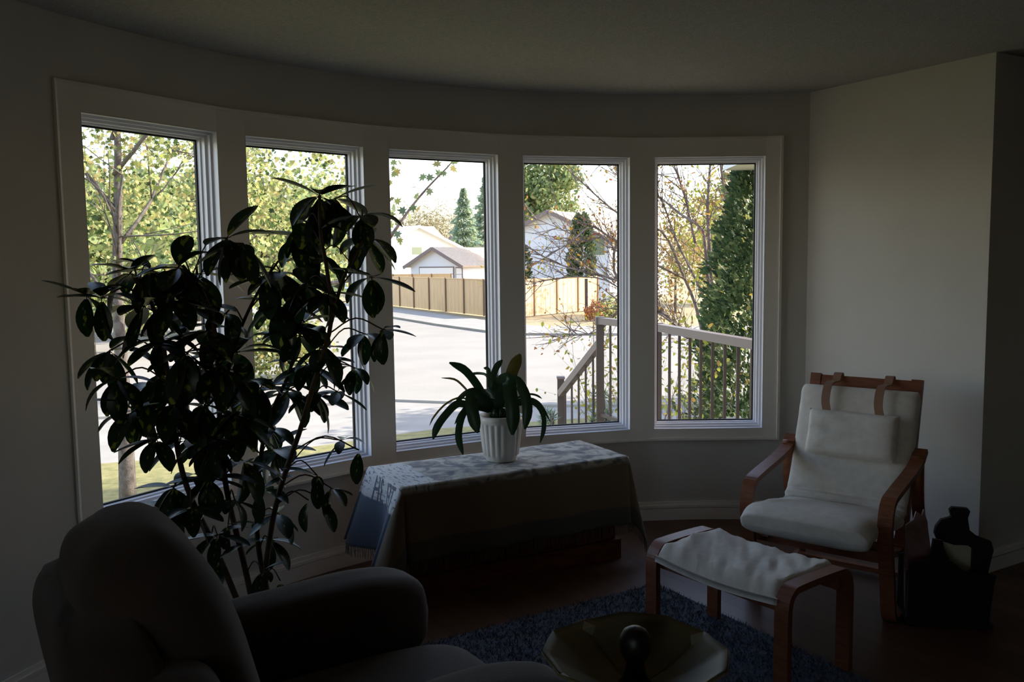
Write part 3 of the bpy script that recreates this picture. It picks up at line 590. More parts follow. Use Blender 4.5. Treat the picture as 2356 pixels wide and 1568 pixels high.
# the thin multi-stem tree with orange leaves
def thin_tree():
    random.seed(77); out = []; tips = []; b = V((2.8, 12.2, G)); Y0 = 12.2
    paths = [[(1640, 820), (1634, 600), (1628, 480), (1634, 376), (1642, 290)], [(1650, 820), (1690, 560), (1672, 470), (1658, 376), (1650, 300)],
        [(1638, 760), (1622, 560), (1608, 520), (1565, 492), (1520, 455), (1440, 400), (1350, 330)], [(1625, 800), (1600, 700), (1575, 640), (1550, 580), (1520, 530), (1440, 500), (1395, 470), (1340, 420), (1285, 370)],
        [(1620, 800), (1590, 780), (1520, 715), (1420, 645), (1330, 622), (1260, 595), (1205, 560)], [(1575, 640), (1500, 605), (1430, 585), (1385, 545), (1345, 555), (1300, 530), (1235, 505)],
        [(1480, 690), (1420, 640), (1412, 590), (1418, 555), (1400, 545), (1360, 520), (1310, 560), (1270, 580)], [(1520, 455), (1450, 430), (1420, 385), (1390, 340)],
        [(1600, 560), (1575, 450), (1550, 376), (1535, 300)], [(1620, 800), (1560, 760), (1515, 700), (1490, 650)], [(1690, 560), (1700, 450), (1712, 380), (1720, 320)],
        [(1520, 715), (1440, 700), (1380, 760), (1330, 770), (1290, 775)], [(1628, 700), (1560, 560), (1530, 480), (1500, 420), (1470, 350)], [(1600, 790), (1545, 740), (1450, 680), (1380, 640), (1280, 640), (1215, 655)]]
    out.append(([b, at(1640, 820, Y0)], [0.09, 0.06], 4))
    for i, pa in enumerate(paths):
        pts = spline([at(u, v, Y0 + (0.5 * math.sin(i * 2.3 + k * 0.4) if k else 0.0)) for k, (u, v) in enumerate(pa)], 16); r0 = 0.036 if i < 2 else (0.026 if i in (2, 3, 4, 6) else 0.017)
        out.append((pts, [r0 * (1 - 0.045 * k) for k in range(17)], 3))
        for k in range(2, 17):
            for _ in range(2 if k % 2 else 3):
                d = (pts[k] - pts[k - 1]).normalized(); nd = (d * 0.7 + V((random.gauss(-0.1, 0.5), random.gauss(0, 0.5), random.gauss(0.15, 0.55))))
                grow(pts[k], nd, random.uniform(0.25, 0.75), 0.007, 1, out, tips, 0.6, 0.12, 4, 3, V((-0.1, 0, 0.05)), 0.55)
    vs, fs = [], []
    for p in random.sample(tips, min(len(tips), 2100)):
        leaf_into(vs, fs, p + V((random.gauss(0, 0.03), random.gauss(0, 0.03), random.gauss(0, 0.03))), random.uniform(0.03, 0.07), OVAL, flat_=1.0)
    tree_obj('thin_tree', b, 'thin multi-stemmed tree with sparse orange leaves spanning the two right windows', 'tree', out, (vs, fs), M['orange'], M['whitebark'])
    random.seed(6); vs, fs, out = [], [], []; b = V((1.55, 9.6, G)); tips = []
    for k in range(12): grow(b + V((random.uniform(-0.35, 0.2), random.uniform(-0.3, 0.3), 0)), V((random.gauss(-0.15, 0.35), random.gauss(0, 0.3), 1)), random.uniform(1.0, 1.7), 0.012, 2, out, tips, 0.5, 0.2, 4, 4, V((0, 0, 0)), 0.6)
    for p in random.sample(tips, min(len(tips), 900)): leaf_into(vs, fs, p, random.uniform(0.04, 0.085), OVAL, flat_=0.8)
    tree_obj('leafy_shrub', b, 'tangled twiggy shrub with yellow-green leaves behind the railing left of the dark cedar', 'shrub', out, (vs, fs), M['hedge'], M['whitebark'])
    random.seed(14); vs, fs = [], []
    for k in range(1300):      # yellow-green foliage of a second small tree beyond
        u = random.gauss(1655, 55); v = random.gauss(545, 80); leaf_into(vs, fs, at(u, v, random.uniform(13.2, 14.6)), random.uniform(0.05, 0.1), OVAL, flat_=1.0)
    b = V((4.4, 13.9, G)); tree_obj('small_tree', b, 'small yellow-green leaved tree above the dark cedar in the rightmost window', 'tree', [([b, V((3.9, 13.9, 0.5)), V((3.3, 13.9, 2.0))], [0.06, 0.04, 0.01], 4)], (vs, fs), M['hedge'], M['whitebark'])
thin_tree()
p = at(1555, 560, 46); blob_tree('autumn_tree', (p.x, p.y, G), (p.x, p.y, 1.7), (2.6, 2.2, 2.2), 2600, 0.22, M['paleautumn'], 'bushy pale tan and olive tree far behind the left half of the rightmost window', 55, OVAL, 0.09, gauss=0.2)
p = at(1665, 520, 56); blob_tree('autumn_tree', (p.x, p.y, G), (p.x, p.y, 2.6), (3.2, 3.0, 3.4), 3200, 0.3, M['hedge'], 'yellow-green tree far behind the dark cedar in the rightmost window', 56, OVAL, 0.1, gauss=0.2)
p = at(1375, 725, 41.5); blob_tree('rust_shrub', (p.x, p.y, G), (p.x, p.y, G + 0.45), (0.55, 0.5, 0.45), 900, 0.13, M['orangeshrub'], 'rust coloured low shrub at the far street corner', 51, OVAL, 0.04, gauss=0.15, ncl=40, cat='shrub')
p = at(1412, 715, 38); blob_tree('green_shrub', (p.x, p.y, G), (p.x, p.y, G + 0.6), (0.5, 0.5, 0.6), 700, 0.14, M['maple'], 'yellow-green shrub right of the rust coloured one', 52, OVAL, 0.04, gauss=0.15, ncl=40, cat='shrub')
def mugo(u, vtop, Y, label, seed, r):
    random.seed(seed); tp = at(u, vtop, Y); b = V((tp.x, tp.y, G)); vs, fs = [], []; out = []
    for k in range(9):
        a = random.uniform(0, 6.28); q = b + V((math.cos(a) * r * random.random(), math.sin(a) * r * random.random(), (tp.z - G) * random.uniform(0.75, 1.0)))
        pts = spline([b, (b + q) / 2 + V((math.cos(a) * r * 0.3, math.sin(a) * r * 0.3, 0)), q], 10); out.append((pts, [0.012] * 11, 1 if k == 0 else 0))
        for i, p in enumerate(pts):
            if i < 3: continue
            for j in range(22): 
                s = p + (pts[min(i + 1, 10)] - p) * random.random(); leaf_into(vs, fs, s, random.uniform(0.06, 0.10), NEED, V((random.gauss(0, 1), random.gauss(0, 1), random.gauss(0.9, 0.7))).normalized())
    tree_obj('pine_shrub', b, label, 'shrub', out, (vs, fs), M['mugo'], M['bark'])
mugo(1255, 935, 8.2, 'small spiky pine shrub left of the low railing post', 61, 0.16)
mugo(1390, 908, 8.4, 'small spiky pine shrub in front of the tall railing post', 62, 0.15)

for (x, y, zc, sd, lab) in ((6.3, 16.9, 1.9, 91, 'boulevard tree right of the view, nearest the porch, casting shadow streaks on the pavement'), (9.6, 17.9, 3.6, 92, 'second boulevard tree right of the view'), (13.6, 18.6, 5.0, 93, 'third and tallest boulevard tree right of the view')):
    blob_tree('street_tree', (x, y, G), (x, y, zc), (2.0, 1.7, 1.5), 4200, 0.2, M['maple'], lab, sd, MAPLE, 0.12, group='boulevard trees right of the view', gauss=0.22)
# ------------------------------------------------------------------ porch railing
def railing():
    RZ_ = 0.95; a, b, c = V((1.86, 4.82, RZ_)) , V((1.233, 7.38, RZ_)), V((0.837, 8.26, RZ_)); a = b + (V((1.61, 5.84, RZ_)) - b) * 1.05; a = V((a.x, a.y, RZ_)); lo = at(1290, 905, 9.2)
    root = empty('porch_railing', (c.x, c.y, G), 'bronze metal porch railing with slim balusters and sloping stair rail', 'railing'); up = V((0, 1, 0))
    MB().bar(a, b, 0.075, 0.062).build('top_rail', M['bronzetop'], root); MB().bar(b, c, 0.075, 0.062).build('top_rail', M['bronzetop'], root)
    for q in (b, c):
        MB().bar(V((q.x, q.y, -0.1)), q - V((0, 0, 0.03)), 0.07, 0.07, up=up).build('post', M['bronze'], root)
        MB().box(q, V((0.043, 0, 0)), V((0, 0.043, 0)), V((0, 0, 0.037))).build('post_cap', M['bronzetop'], root)
    for p0, p1, n in ((b, a, 8.7), (b, c, 5)):
        k = 1
        while k < n:
            q = p0.lerp(p1, (k + (0.35 if n > 6 else 0)) / n); k += 1
            if n > 6 and (q - a).length < 0.03: continue
            MB().bar(V((q.x, q.y, 0.06)), q - V((0, 0, 0.03)), 0.02, 0.02, up=up).build('baluster', M['bronze'], root)
        MB().bar(V((p0.x, p0.y, 0.05)), V((p1.x, p1.y, 0.05)), 0.04, 0.03).build('bottom_rail', M['bronze'], root)
    top = at(1380, 790, 8.3); MB().bar(top, lo, 0.065, 0.07).build('stair_rail', M['bronzetop'], root)
    lt = at(1290, 868, 9.25); MB().bar(V((lt.x, lt.y, G)), lt, 0.072, 0.072, up=up).build('post', M['bronze'], root)
    MB().box(lt, V((0.042, 0, 0)), V((0, 0.042, 0)), V((0, 0, 0.012))).build('post_cap', M['bronzetop'], root)
    for k in range(1, 6):
        q = top.lerp(lo, k / 5.6 - 0.02); MB().bar(V((q.x, q.y, q.z - 0.86)), q, 0.02, 0.02, up=up).build('baluster', M['bronze'], root)
    MB().bar(top - V((0, 0, 0.86)), lo - V((0, 0, 0.86)), 0.04, 0.03).build('bottom_rail', M['bronze'], root)
    flat('porch_floor', [(a.x, a.y), (b.x, b.y), (c.x, c.y), (c.x + 1.5, c.y + 0.7), (a.x + 2.0, a.y + 0.9)], -0.25, -0.12, M['concrete'])
    for k in range(6):
        o = c.lerp(lt, k / 4.2); o2 = c.lerp(lt, (k + 1) / 4.2); z = -0.12 - 0.19 * (k + 1)
        flat('porch_step', [(o.x + 0.05, o.y), (o2.x + 0.05, o2.y), (o2.x + 1.2, o2.y + 0.55), (o.x + 1.2, o.y + 0.55)], G, z, M['concrete'])
railing()
# porch roof corner seen at the upper right of window five
q = at(1664, 392, 10.4)
mbp = MB().abox(q.x, q.x + 5, 8.9, 10.4, q.z, q.z + 0.16); o = mbp.build('porch_roof', M['siding'], origin=(q.x + 2, 9.6, q.z)); tag(o, kind='structure')

# ------------------------------------------------------------------ chest, throw, potted clivia
TL, TR_, FR, FL = V((-0.683, 4.188, 0)), V((0.361, 4.778, 0)), V((0.571, 4.357, 0)), V((-0.497, 3.801, 0))
ex = (FR - FL).normalized(); ey = V((-ex.y, ex.x, 0)); LX = (FR - FL).length; LY = (TL - FL).dot(ey); CT = 0.53
LY = max(LY, 0.44)
def cw(u, v, z): return FL + ex * u + ey * v + V((0, 0, z))
root = empty('wooden_chest', cw(LX / 2, LY / 2, 0), 'low reddish wooden chest under the woven throw', 'chest')
ins = 0.02
def cbox(mb, u0, u1, v0, v1, z0, z1): return mb.box(cw((u0 + u1) / 2, (v0 + v1) / 2, (z0 + z1) / 2), ex * (u1 - u0) / 2, ey * (v1 - v0) / 2, V((0, 0, (z1 - z0) / 2)))
cbox(MB(), ins + 0.02, LX - ins - 0.02, ins + 0.02, LY - ins, 0.08, CT - 0.05).build('body', M['chest'], root)
cbox(MB(), ins, LX - ins, ins, LY - ins, CT - 0.05, CT - 0.012).build('lid', M['chest'], root)
mb = cbox(MB(), ins, LX - ins, ins - 0.005, LY - ins, 0.0, 0.10); mb.build('plinth', M['chest'], root)
nb = 14
for k in range(nb):
    u0 = 0.05 + (LX - 0.10) * k / nb; u1 = 0.05 + (LX - 0.10) * (k + 1) / nb - 0.006
    cbox(MB(), u0, u1, 0.026, 0.042, 0.105, CT - 0.06).build('board', M['chest'], root)
DX0, DX1, DY0, DY1 = 0.36, 0.34, 0.355, 0.02       # overhangs: left, right, front, back
def cloth_pt(s, t):
    a = -s if s < 0 else (s - LX if s > LX else 0); b = -t if t < 0 else (t - LY if t > LY else 0)
    cu = min(max(s, 0), LX); cv = min(max(t, 0), LY); sx = -1 if s < 0 else 1; sy = -1 if t < 0 else 1
    r = math.hypot(a, b)
    if r == 0: return cw(cu, cv, CT + 0.0025 * noise.noise(V((s * 9, t * 9, 1))))
    th = math.atan2(b, a); rr = max(0.0, r - 0.02); fl = 0.012 * min(1, r / 0.02)
    wob = 0.012 * math.sin((t if b == 0 else s) * 16 + 1.3) * min(1, rr / 0.2)
    if a and b:          # corner: folds out
        k = math.sin(2 * th); e0 = 0.37 if s < 0 else 0.08; fl += rr * (e0 * math.cos(th) ** 2 + 0.06 * math.sin(th) ** 2 + 0.13 * k ** 1.5)
    elif s < 0: fl += rr * (0.10 + 0.30 * (0.5 + 0.5 * math.cos(2 * math.pi * t / LY * 1.15 + 0.3))) + wob * 0.4
    else: fl += rr * 0.06 + wob
    z = CT - rr * (0.985 - 0.05 * (math.sin(2 * th) if a and b else 0)) - (0.006 if r > 0.01 else 0)
    return cw(cu + sx * math.cos(th) * fl, cv + sy * math.sin(th) * fl, max(z, 0.012))
def lin(a, b, n): return [a + (b - a) * i / n for i in range(n + 1)]
ss = lin(-DX0, -0.03, 22) + lin(-0.02, 0, 2) + lin(0, LX, 60)[1:] + lin(0, 0.02, 2)[1:] and (lin(-DX0, -0.03, 22) + [-0.02, -0.01, 0.0] + lin(0, LX, 60)[1:] + [LX + 0.01, LX + 0.02, LX + 0.03] + lin(LX + 0.03, LX + DX1, 20)[1:])
ts = lin(-DY0, -0.03, 22) + [-0.02, -0.01, 0.0] + lin(0, LY, 24)[1:] + [LY + 0.01, LY + DY1]
vs = [cloth_pt(s, t) for s in ss for t in ts]; nt_ = len(ts); fs = []
for i in range(len(ss) - 1):
    for j in range(nt_ - 1): fs.append((i * nt_ + j, (i + 1) * nt_ + j, (i + 1) * nt_ + j + 1, i * nt_ + j + 1))
troot = empty('woven_throw', cw(LX / 2, LY / 2, CT), 'grey and cream woven picture throw with fringe draped over the chest', 'throw')
th_ = build('cloth', vs, fs, M['throw'], troot, True)
uvl = th_.data.uv_layers.new(name='cloth')
for poly_ in th_.data.polygons:
    for li in poly_.loop_indices:
        vi = th_.data.loops[li].vertex_index; uvl.data[li].uv = (ss[vi // nt_], ts[vi % nt_])
sm = th_.modifiers.new('thickness', 'SOLIDIFY'); sm.thickness = 0.004; sm.offset = 1
random.seed(3); mb = MB()
def fringe(s, t, ds, dt):
    p0 = cloth_pt(s, t); p1 = cloth_pt(s + ds, t + dt); d = (p1 - p0).normalized(); q = p1 + V((random.uniform(-0.006, 0.006), random.uniform(-0.006, 0.006), -0.05)); q.z = max(q.z, 0.006)
    mb.tube([p1, (p1 + q) / 2 + V((random.uniform(-0.004, 0.004), 0, 0)), q], [0.002, 0.0016, 0.001], 3)
for k in range(150): fringe(-DX0 + (LX + DX0 + DX1) * k / 150, -DY0, 0, 0)
for k in range(90): fringe(-DX0, -DY0 + (LY + DY0) * k / 90, 0, 0)
for k in range(90): fringe(LX + DX1, -DY0 + (LY + DY0) * k / 90, 0, 0)
tag(mb.build('fringe', mat('grey_yarn', S(128, 124, 116), 0.95), troot), kind='stuff')
# woven mirrored lettering near the left edge of the throw
def letters(txt, s0, t0, size):
    cu = bpy.data.curves.new('lettering', 'FONT'); cu.body = txt; cu.size = 1.0; cu.align_x = 'LEFT'; o = bpy.data.objects.new('tmp', cu); col.objects.link(o)
    dg = bpy.context.evaluated_depsgraph_get(); me = bpy.data.meshes.new_from_object(o.evaluated_get(dg)); bpy.data.objects.remove(o)
    bm = bmesh.new(); bm.from_mesh(me); bmesh.ops.triangulate(bm, faces=bm.faces[:])
    bmesh.ops.subdivide_edges(bm, edges=[e for e in bm.edges if e.calc_length() > 0.3], cuts=2); bm.to_mesh(me); bm.free()
    nv = []
    for v in me.vertices:
        s = s0 - (0.7 - v.co.y) * size * 1.9; t = t0 + v.co.x * size; p = cloth_pt(s, t)
        p1 = cloth_pt(s + 0.004, t) - p; p2 = cloth_pt(s, t + 0.004) - p; nn = p1.cross(p2).normalized(); nv.append(p + nn * 0.0055)
    fs = [tuple(p.vertices) for p in me.polygons]
    return build('lettering', nv, fs, mat('grey_woven_letters', S(112, 112, 124), 0.95), troot)
letters('TEL 3H', -0.02, 0.025, 0.088)

# clivia
PC = V((-0.062, 4.29, CT + 0.006))
root = empty('potted_clivia', PC, 'strap-leaved plant in a fluted white ceramic pot on the draped chest', 'plant')
fl = lambda a, z: 1 + (0.075 * abs(math.sin(a * 10)) - 0.045) * (1 if 0.03 < z < 0.19 else 0.0)
prof = [(0.001, 0.0), (0.072, 0.0), (0.078, 0.008), (0.083, 0.028), (0.088, 0.032), (0.095, 0.09), (0.101, 0.15), (0.105, 0.188), (0.108, 0.192), (0.112, 0.20), (0.112, 0.226), (0.106, 0.23), (0.100, 0.226), (0.098, 0.19), (0.09, 0.05), (0.001, 0.05)]
pot = MB().lathe(PC, prof, 160, fl).build('pot', M['pot'], root, True)
MB().lathe(PC, [(0.001, 0.205), (0.05, 0.207), (0.099, 0.2)], 24).build('soil', M['soil'], root)
def strap(path, w0, Y, mt, prof_=None, fold=0.18, n=16, parent=root, tw=0.0):
    pts = spline([at(960 + x / 5.228, 790 + y / 5.228, yy) for (x, y), yy in zip(path, Y)], n); vs = []; k = 4.25 / 2005 / 5.228
    vd0 = V((0, 1, 0)); prev = None
    for i, p in enumerate(pts):
        d = (pts[min(i + 1, n)] - pts[max(i - 1, 0)]).normalized(); x = d.cross(vd0)
        if x.length < 0.15 and prev: x = prev
        x.normalize()
        if prev and x.dot(prev) < 0: x = -x
        prev = x; nn = x.cross(d).normalized(); t = i / n
        wd_ = w0 * k * 0.5 * (min(1, 0.55 + t * 2.0)) * min(1, ((1 - t) / 0.16 + 0.06) ** 0.6)
        xx = (x * math.cos(tw) + nn * math.sin(tw))
        vs += [p - xx * wd_ + nn * wd_ * fold, p - xx * wd_ * 0.5 + nn * wd_ * fold * 0.3, p, p + xx * wd_ * 0.5 + nn * wd_ * fold * 0.3, p + xx * wd_ + nn * wd_ * fold]
    fs = [(i * 5 + j, i * 5 + j + 1, i * 5 + j + 6, i * 5 + j + 5) for i in range(n) for j in range(4)]
    return build('leaf', vs, fs, mt, parent, True)
sl = M['strapleaf']; yl = M['strapleaf_y']
B = (960, 840)
for path, w0, Y, mt in (
    ([B, (870, 740), (800, 640), (700, 470), (560, 310), (385, 228)], 100, (4.29, 4.26, 4.24, 4.22, 4.2, 4.18), sl),
    ([B, (900, 560), (840, 392), (760, 358), (660, 365), (590, 392)], 34, (4.3, 4.34, 4.37, 4.4, 4.42, 4.44), sl),
    ([B, (760, 760), (640, 620), (560, 520), (450, 430), (290, 412)], 28, (4.3, 4.34, 4.36, 4.4, 4.42, 4.44), yl),
    ([B, (800, 650), (690, 560), (590, 590), (520, 650), (465, 710)], 60, (4.29, 4.27, 4.26, 4.25, 4.25, 4.24), sl),
    ([B, (750, 770), (600, 735), (470, 730), (330, 870), (235, 1010), (190, 1150)], 92, (4.29, 4.26, 4.22, 4.18, 4.15, 4.13, 4.12), sl),
    ([B, (740, 730), (600, 668), (480, 655), (330, 735), (200, 880), (148, 985)], 24, (4.3, 4.32, 4.34, 4.36, 4.37, 4.38, 4.38), yl),
    ([B, (740, 770), (610, 765), (530, 830), (450, 970)], 40, (4.3, 4.3, 4.3, 4.3, 4.3), sl),
    ([B, (760, 760), (640, 745), (550, 850), (505, 1000), (500, 1160), (552, 1335)], 84, (4.28, 4.24, 4.2, 4.16, 4.14, 4.12, 4.11), sl),
    ([B, (800, 700), (690, 590), (650, 700), (680, 900), (730, 1075)], 150, (4.27, 4.23, 4.18, 4.14, 4.12, 4.11), sl),
    ([B, (900, 640), (905, 440), (950, 290), (1025, 195)], 80, (4.3, 4.3, 4.31, 4.33, 4.35), sl),
    ([B, (890, 600), (870, 400), (850, 310), (798, 292)], 50, (4.31, 4.33, 4.35, 4.36, 4.37), sl),
    ([B, (1010, 600), (1110, 430), (1160, 290), (1240, 125)], 145, (4.28, 4.27, 4.26, 4.26, 4.27), yl),
    ([B, (1000, 520), (1090, 425), (1120, 620), (1150, 850), (1145, 1100)], 165, (4.26, 4.2, 4.15, 4.12, 4.1, 4.09), sl),
    ([B, (1080, 520), (1180, 440), (1290, 600), (1325, 800), (1295, 1030)], 125, (4.28, 4.24, 4.2, 4.17, 4.15, 4.14), sl),
    ([B, (1150, 680), (1330, 612), (1430, 620), (1500, 662)], 26, (4.31, 4.35, 4.38, 4.4, 4.41), sl),
    ([B, (1160, 700), (1340, 665), (1430, 690), (1500, 760), (1600, 935)], 36, (4.31, 4.34, 4.37, 4.39, 4.4, 4.4), sl),
    ([B, (1170, 740), (1350, 705), (1450, 750), (1520, 880), (1520, 1040), (1478, 1192)], 58, (4.3, 4.3, 4.3, 4.3, 4.3, 4.3, 4.3), sl),
    ([B, (850, 680), (800, 590), (880, 600), (940, 660)], 80, (4.28, 4.24, 4.2, 4.17, 4.15), sl),
    ([B, (960, 620), (990, 410), (960, 480), (930, 560)], 90, (4.28, 4.26, 4.24, 4.2, 4.18), sl),
    ([B, (1010, 700), (1040, 500), (1000, 430), (960, 400)], 110, (4.3, 4.3, 4.31, 4.32, 4.33), sl),
    ([B, (980, 700), (1010, 560), (1030, 460)], 130, (4.31, 4.32, 4.34, 4.36), sl)):
    strap(path, w0, Y, mt)
random.seed(9); mb = MB()
for k in range(9): a = k * 0.7; q = PC + V((0.03 * math.cos(a), 0.03 * math.sin(a), 0.2)); mb.tube([q, q + V((0.02 * math.cos(a), 0.02 * math.sin(a), 0.07))], [0.022, 0.017], 7)
mb.build('leaf_base', sl, root, True)

# ------------------------------------------------------------------ big umbrella plant
def big_plant():
    pc = V((-0.98, 3.25, 0))
    root = empty('umbrella_plant', pc, 'tall dark variegated umbrella plant in a dark pot between window and brown armchair', 'plant')
    MB().lathe(pc, [(0.001, 0), (0.11, 0), (0.135, 0.15), (0.15, 0.155), (0.15, 0.18), (0.135, 0.18), (0.13, 0.15), (0.001, 0.15)], 32).build('pot', M['darkpot'], root, True)
    MB().lathe(pc, [(0.001, 0.16), (0.132, 0.16)], 24).build('soil', M['soil'], root)
    # leaf mesh, unit length along X, drooping
    prots = []
    for dr in (0.06, 0.16, 0.30):
        vs, fs = [], []; n = 8
        for i in range(n + 1):
            t = i / n; hw = 0.225 * math.sin(math.pi * min(1, t ** 1.15 * 0.96 + 0.02)) ** 0.6; a = t * dr * 3.0; x = math.sin(min(a, 2.6)) / (dr * 3.0); z = -(1 - math.cos(a)) / (dr * 3.0)
            for j, s in enumerate((-1, -0.5, 0, 0.5, 1)): vs.append(V((x, s * hw, z + abs(s) * hw * 0.28)))
        for i in range(n):
            for j in range(4): fs.append((i * 5 + j, (i + 1) * 5 + j, (i + 1) * 5 + j + 1, i * 5 + j + 1))
        me = bpy.data.meshes.new('leaf'); me.from_pydata([tuple(v) for v in vs], [], fs); me.materials.append(M['vleaf'])
        me.polygons.foreach_set('use_smooth', [True] * len(me.polygons)); uvl = me.uv_layers.new(name='leaf')
        for p in me.polygons:
            for li in p.loop_indices: vi = me.loops[li].vertex_index; uvl.data[li].uv = ((vi // 5) / n, ((-1, -0.5, 0, 0.5, 1)[vi % 5]) * 0.235 * 1.6 * math.sin(math.pi * min(1, (vi // 5) / n + 0.02)) ** 0.7)
        prots.append((me, vs, fs))
    stems = [
        [(pc + V((0.02, 0.0, 0.15))), at(612, 1300, 3.27), at(640, 1140, 3.25), at(690, 990, 3.2), at(722, 880, 3.2), at(762, 740, 3.2), at(752, 620, 3.2), at(738, 540, 3.2), at(735, 450, 3.2)],
        [(pc + V((-0.03, 0.03, 0.15))), at(560, 1290, 3.2), at(520, 1120, 3.1), at(505, 950, 3.05), at(500, 800, 3.0), at(470, 680, 3.0), at(420, 610, 3.0)],
        [(pc + V((-0.05, -0.02, 0.15))), at(500, 1270, 3.15), at(430, 1120, 3.05), at(400, 980, 3.0), at(380, 820, 3.0), at(350, 700, 3.0), at(310, 640, 2.95)],
        [at(505, 950, 3.05), at(530, 830, 3.1), at(560, 740, 3.12), at(600, 660, 3.15), at(640, 600, 3.15)],
        [at(762, 740, 3.2), at(790, 640, 3.25), at(830, 560, 3.3), at(834, 510, 3.3)],
        [(pc + V((0.04, 0.03, 0.15))), at(600, 1290, 3.35), at(590, 1180, 3.35), at(600, 1050, 3.3), at(620, 960, 3.3), at(660, 870, 3.3), at(690, 780, 3.3)]]
    SP = []
    for s in stems:
        pts = spline(s, 30); SP += pts; r0 = 0.012 if s[0].z < 0.5 else 0.008; MB().tube(pts, [r0 * (1 - 0.5 * i / 30) for i in range(31)], 7).build('stem', M['stem'], root, True)
    cl = [(736, 450, 80, 9), (705, 512, 75, 8), (772, 455, 78, 7), (834, 496, 68, 8), (846, 548, 70, 8), (855, 637, 75, 8), (690, 545, 80, 9), (735, 585, 75, 8), (522, 547, 88, 7), (560, 560, 80, 5), (645, 625, 80, 9), (700, 655, 85, 9), (748, 672, 75, 8),
          (234, 685, 80, 7), (200, 680, 70, 5), (252, 806, 78, 8), (300, 628, 82, 8), (350, 620, 85, 9), (410, 615, 85, 9), (455, 630, 82, 8), (330, 705, 85, 9), (390, 690, 88, 9), (450, 710, 85, 9), (480, 760, 85, 9), (370, 780, 85, 9), (430, 810, 88, 9), (500, 840, 85, 9), (545, 810, 80, 8), (560, 880, 82, 9), (312, 945, 80, 8), (268, 870, 75, 7),
          (350, 880, 80, 8), (400, 930, 82, 9), (470, 930, 82, 9), (540, 950, 80, 9), (600, 890, 80, 8), (640, 700, 85, 9), (610, 640, 70, 6), (700, 740, 82, 9), (690, 772, 75, 9), (837, 767, 60, 7), (880, 757, 55, 6), (815, 845, 55, 6), (707, 837, 75, 9), (740, 800, 70, 7), (729, 906, 65, 7), (664, 902, 75, 9), (776, 900, 60, 6), (620, 985, 78, 8), (633, 1032, 75, 8), (785, 1012, 48, 4),
          (729, 1092, 52, 4), (762, 1122, 52, 4), (360, 1010, 75, 8), (430, 1010, 78, 8), (500, 1010, 78, 8), (560, 1060, 75, 8), (480, 1100, 78, 8), (600, 1130, 60, 6), (540, 1150, 60, 5), (400, 1120, 78, 8), (440, 1170, 75, 8), (375, 1170, 70, 7), (525, 1205, 50, 3), (500, 1230, 70, 6), (640, 1180, 60, 6), (620, 1240, 62, 6), (605, 1310, 45, 4), (645, 1335, 40, 2), (500, 1290, 50, 3), (710, 1150, 60, 1), (745, 1150, 60, 1), (826, 1035, 58, 1), (480, 1010, 80, 8), (380, 860, 80, 8), (450, 870, 80, 8), (520, 720, 60, 5)]
    random.seed(12); count = 0; sv, sf = [], []; pet = MB()
    order = list(range(len(cl))); 
    for ci in order:
        u, v, L, n = cl[ci]; Y = 3.0 + 0.28 * (u > 560) + random.uniform(-0.14, 0.16) + (0.05 if u > 800 else 0)
        if u < 320: Y = 2.95 + random.uniform(-0.05, 0.08)
        h = at(u, v, Y); Lm = L / 2005 * Y * 1.22
        sp = min(SP, key=lambda s: (s - h).length + 0.8 * max(0, s.z - h.z + 0.03)); mid = (sp + h) / 2 + V((0, 0, 0.03 + 0.1 * (h - sp).length)); pet.tube(spline([sp, mid, h], 8), [0.0028] * 9, 4)
        a0 = random.uniform(0, 6.28); ta = random.uniform(0, 6.28); tl = V((random.gauss(0, 0.3), random.gauss(0, 0.3), 1)).normalized()
        for k in range(n):
            a = a0 + 2 * math.pi * k / n + random.gauss(0, 0.12) if n > 2 else random.uniform(3.6, 5.8); el = -random.uniform(-0.35, 1.0) + 0.45 * math.cos(a - ta) if n > 2 else -1.0
            d = V((math.cos(a) * math.cos(el), math.sin(a) * math.cos(el), math.sin(el))); 
            y = V((0, 0, 1)).cross(d).normalized(); z = d.cross(y)
            rot = Matrix((d, y, z)).transposed(); s = Lm * random.uniform(0.8, 1.15); off = h + d * 0.014
            me, lv, lf = random.choice(prots)
            if n > 2: pet.tube([h, off], [0.002, 0.0016], 3)
            if count < 300:
                o = bpy.data.objects.new('leaf', me); col.objects.link(o); o.parent = root; o.matrix_local = Matrix.Translation(off - pc) @ rot.to_4x4() @ Matrix.Scale(s, 4); count += 1
            else:
                b = len(sv); sv += [off + rot @ (q * s) for q in lv]; sf += [tuple(i + b for i in f) for f in lf]
    tag(pet.build('petioles', M['stem'], root, True), kind='stuff')
    fo = build('foliage', sv, sf, M['vleaf'], root, True); tag(fo, kind='stuff')
    uvl = fo.data.uv_layers.new(name='leaf'); nl = len(prots[0][1])
    for p in fo.data.polygons:
        for li in p.loop_indices: vi = fo.data.loops[li].vertex_index % nl; uvl.data[li].uv = ((vi // 5) / 8, ((-1, -0.5, 0, 0.5, 1)[vi % 5]) * 0.37 * math.sin(math.pi * min(1, (vi // 5) / 8 + 0.02)) ** 0.7)
big_plant()

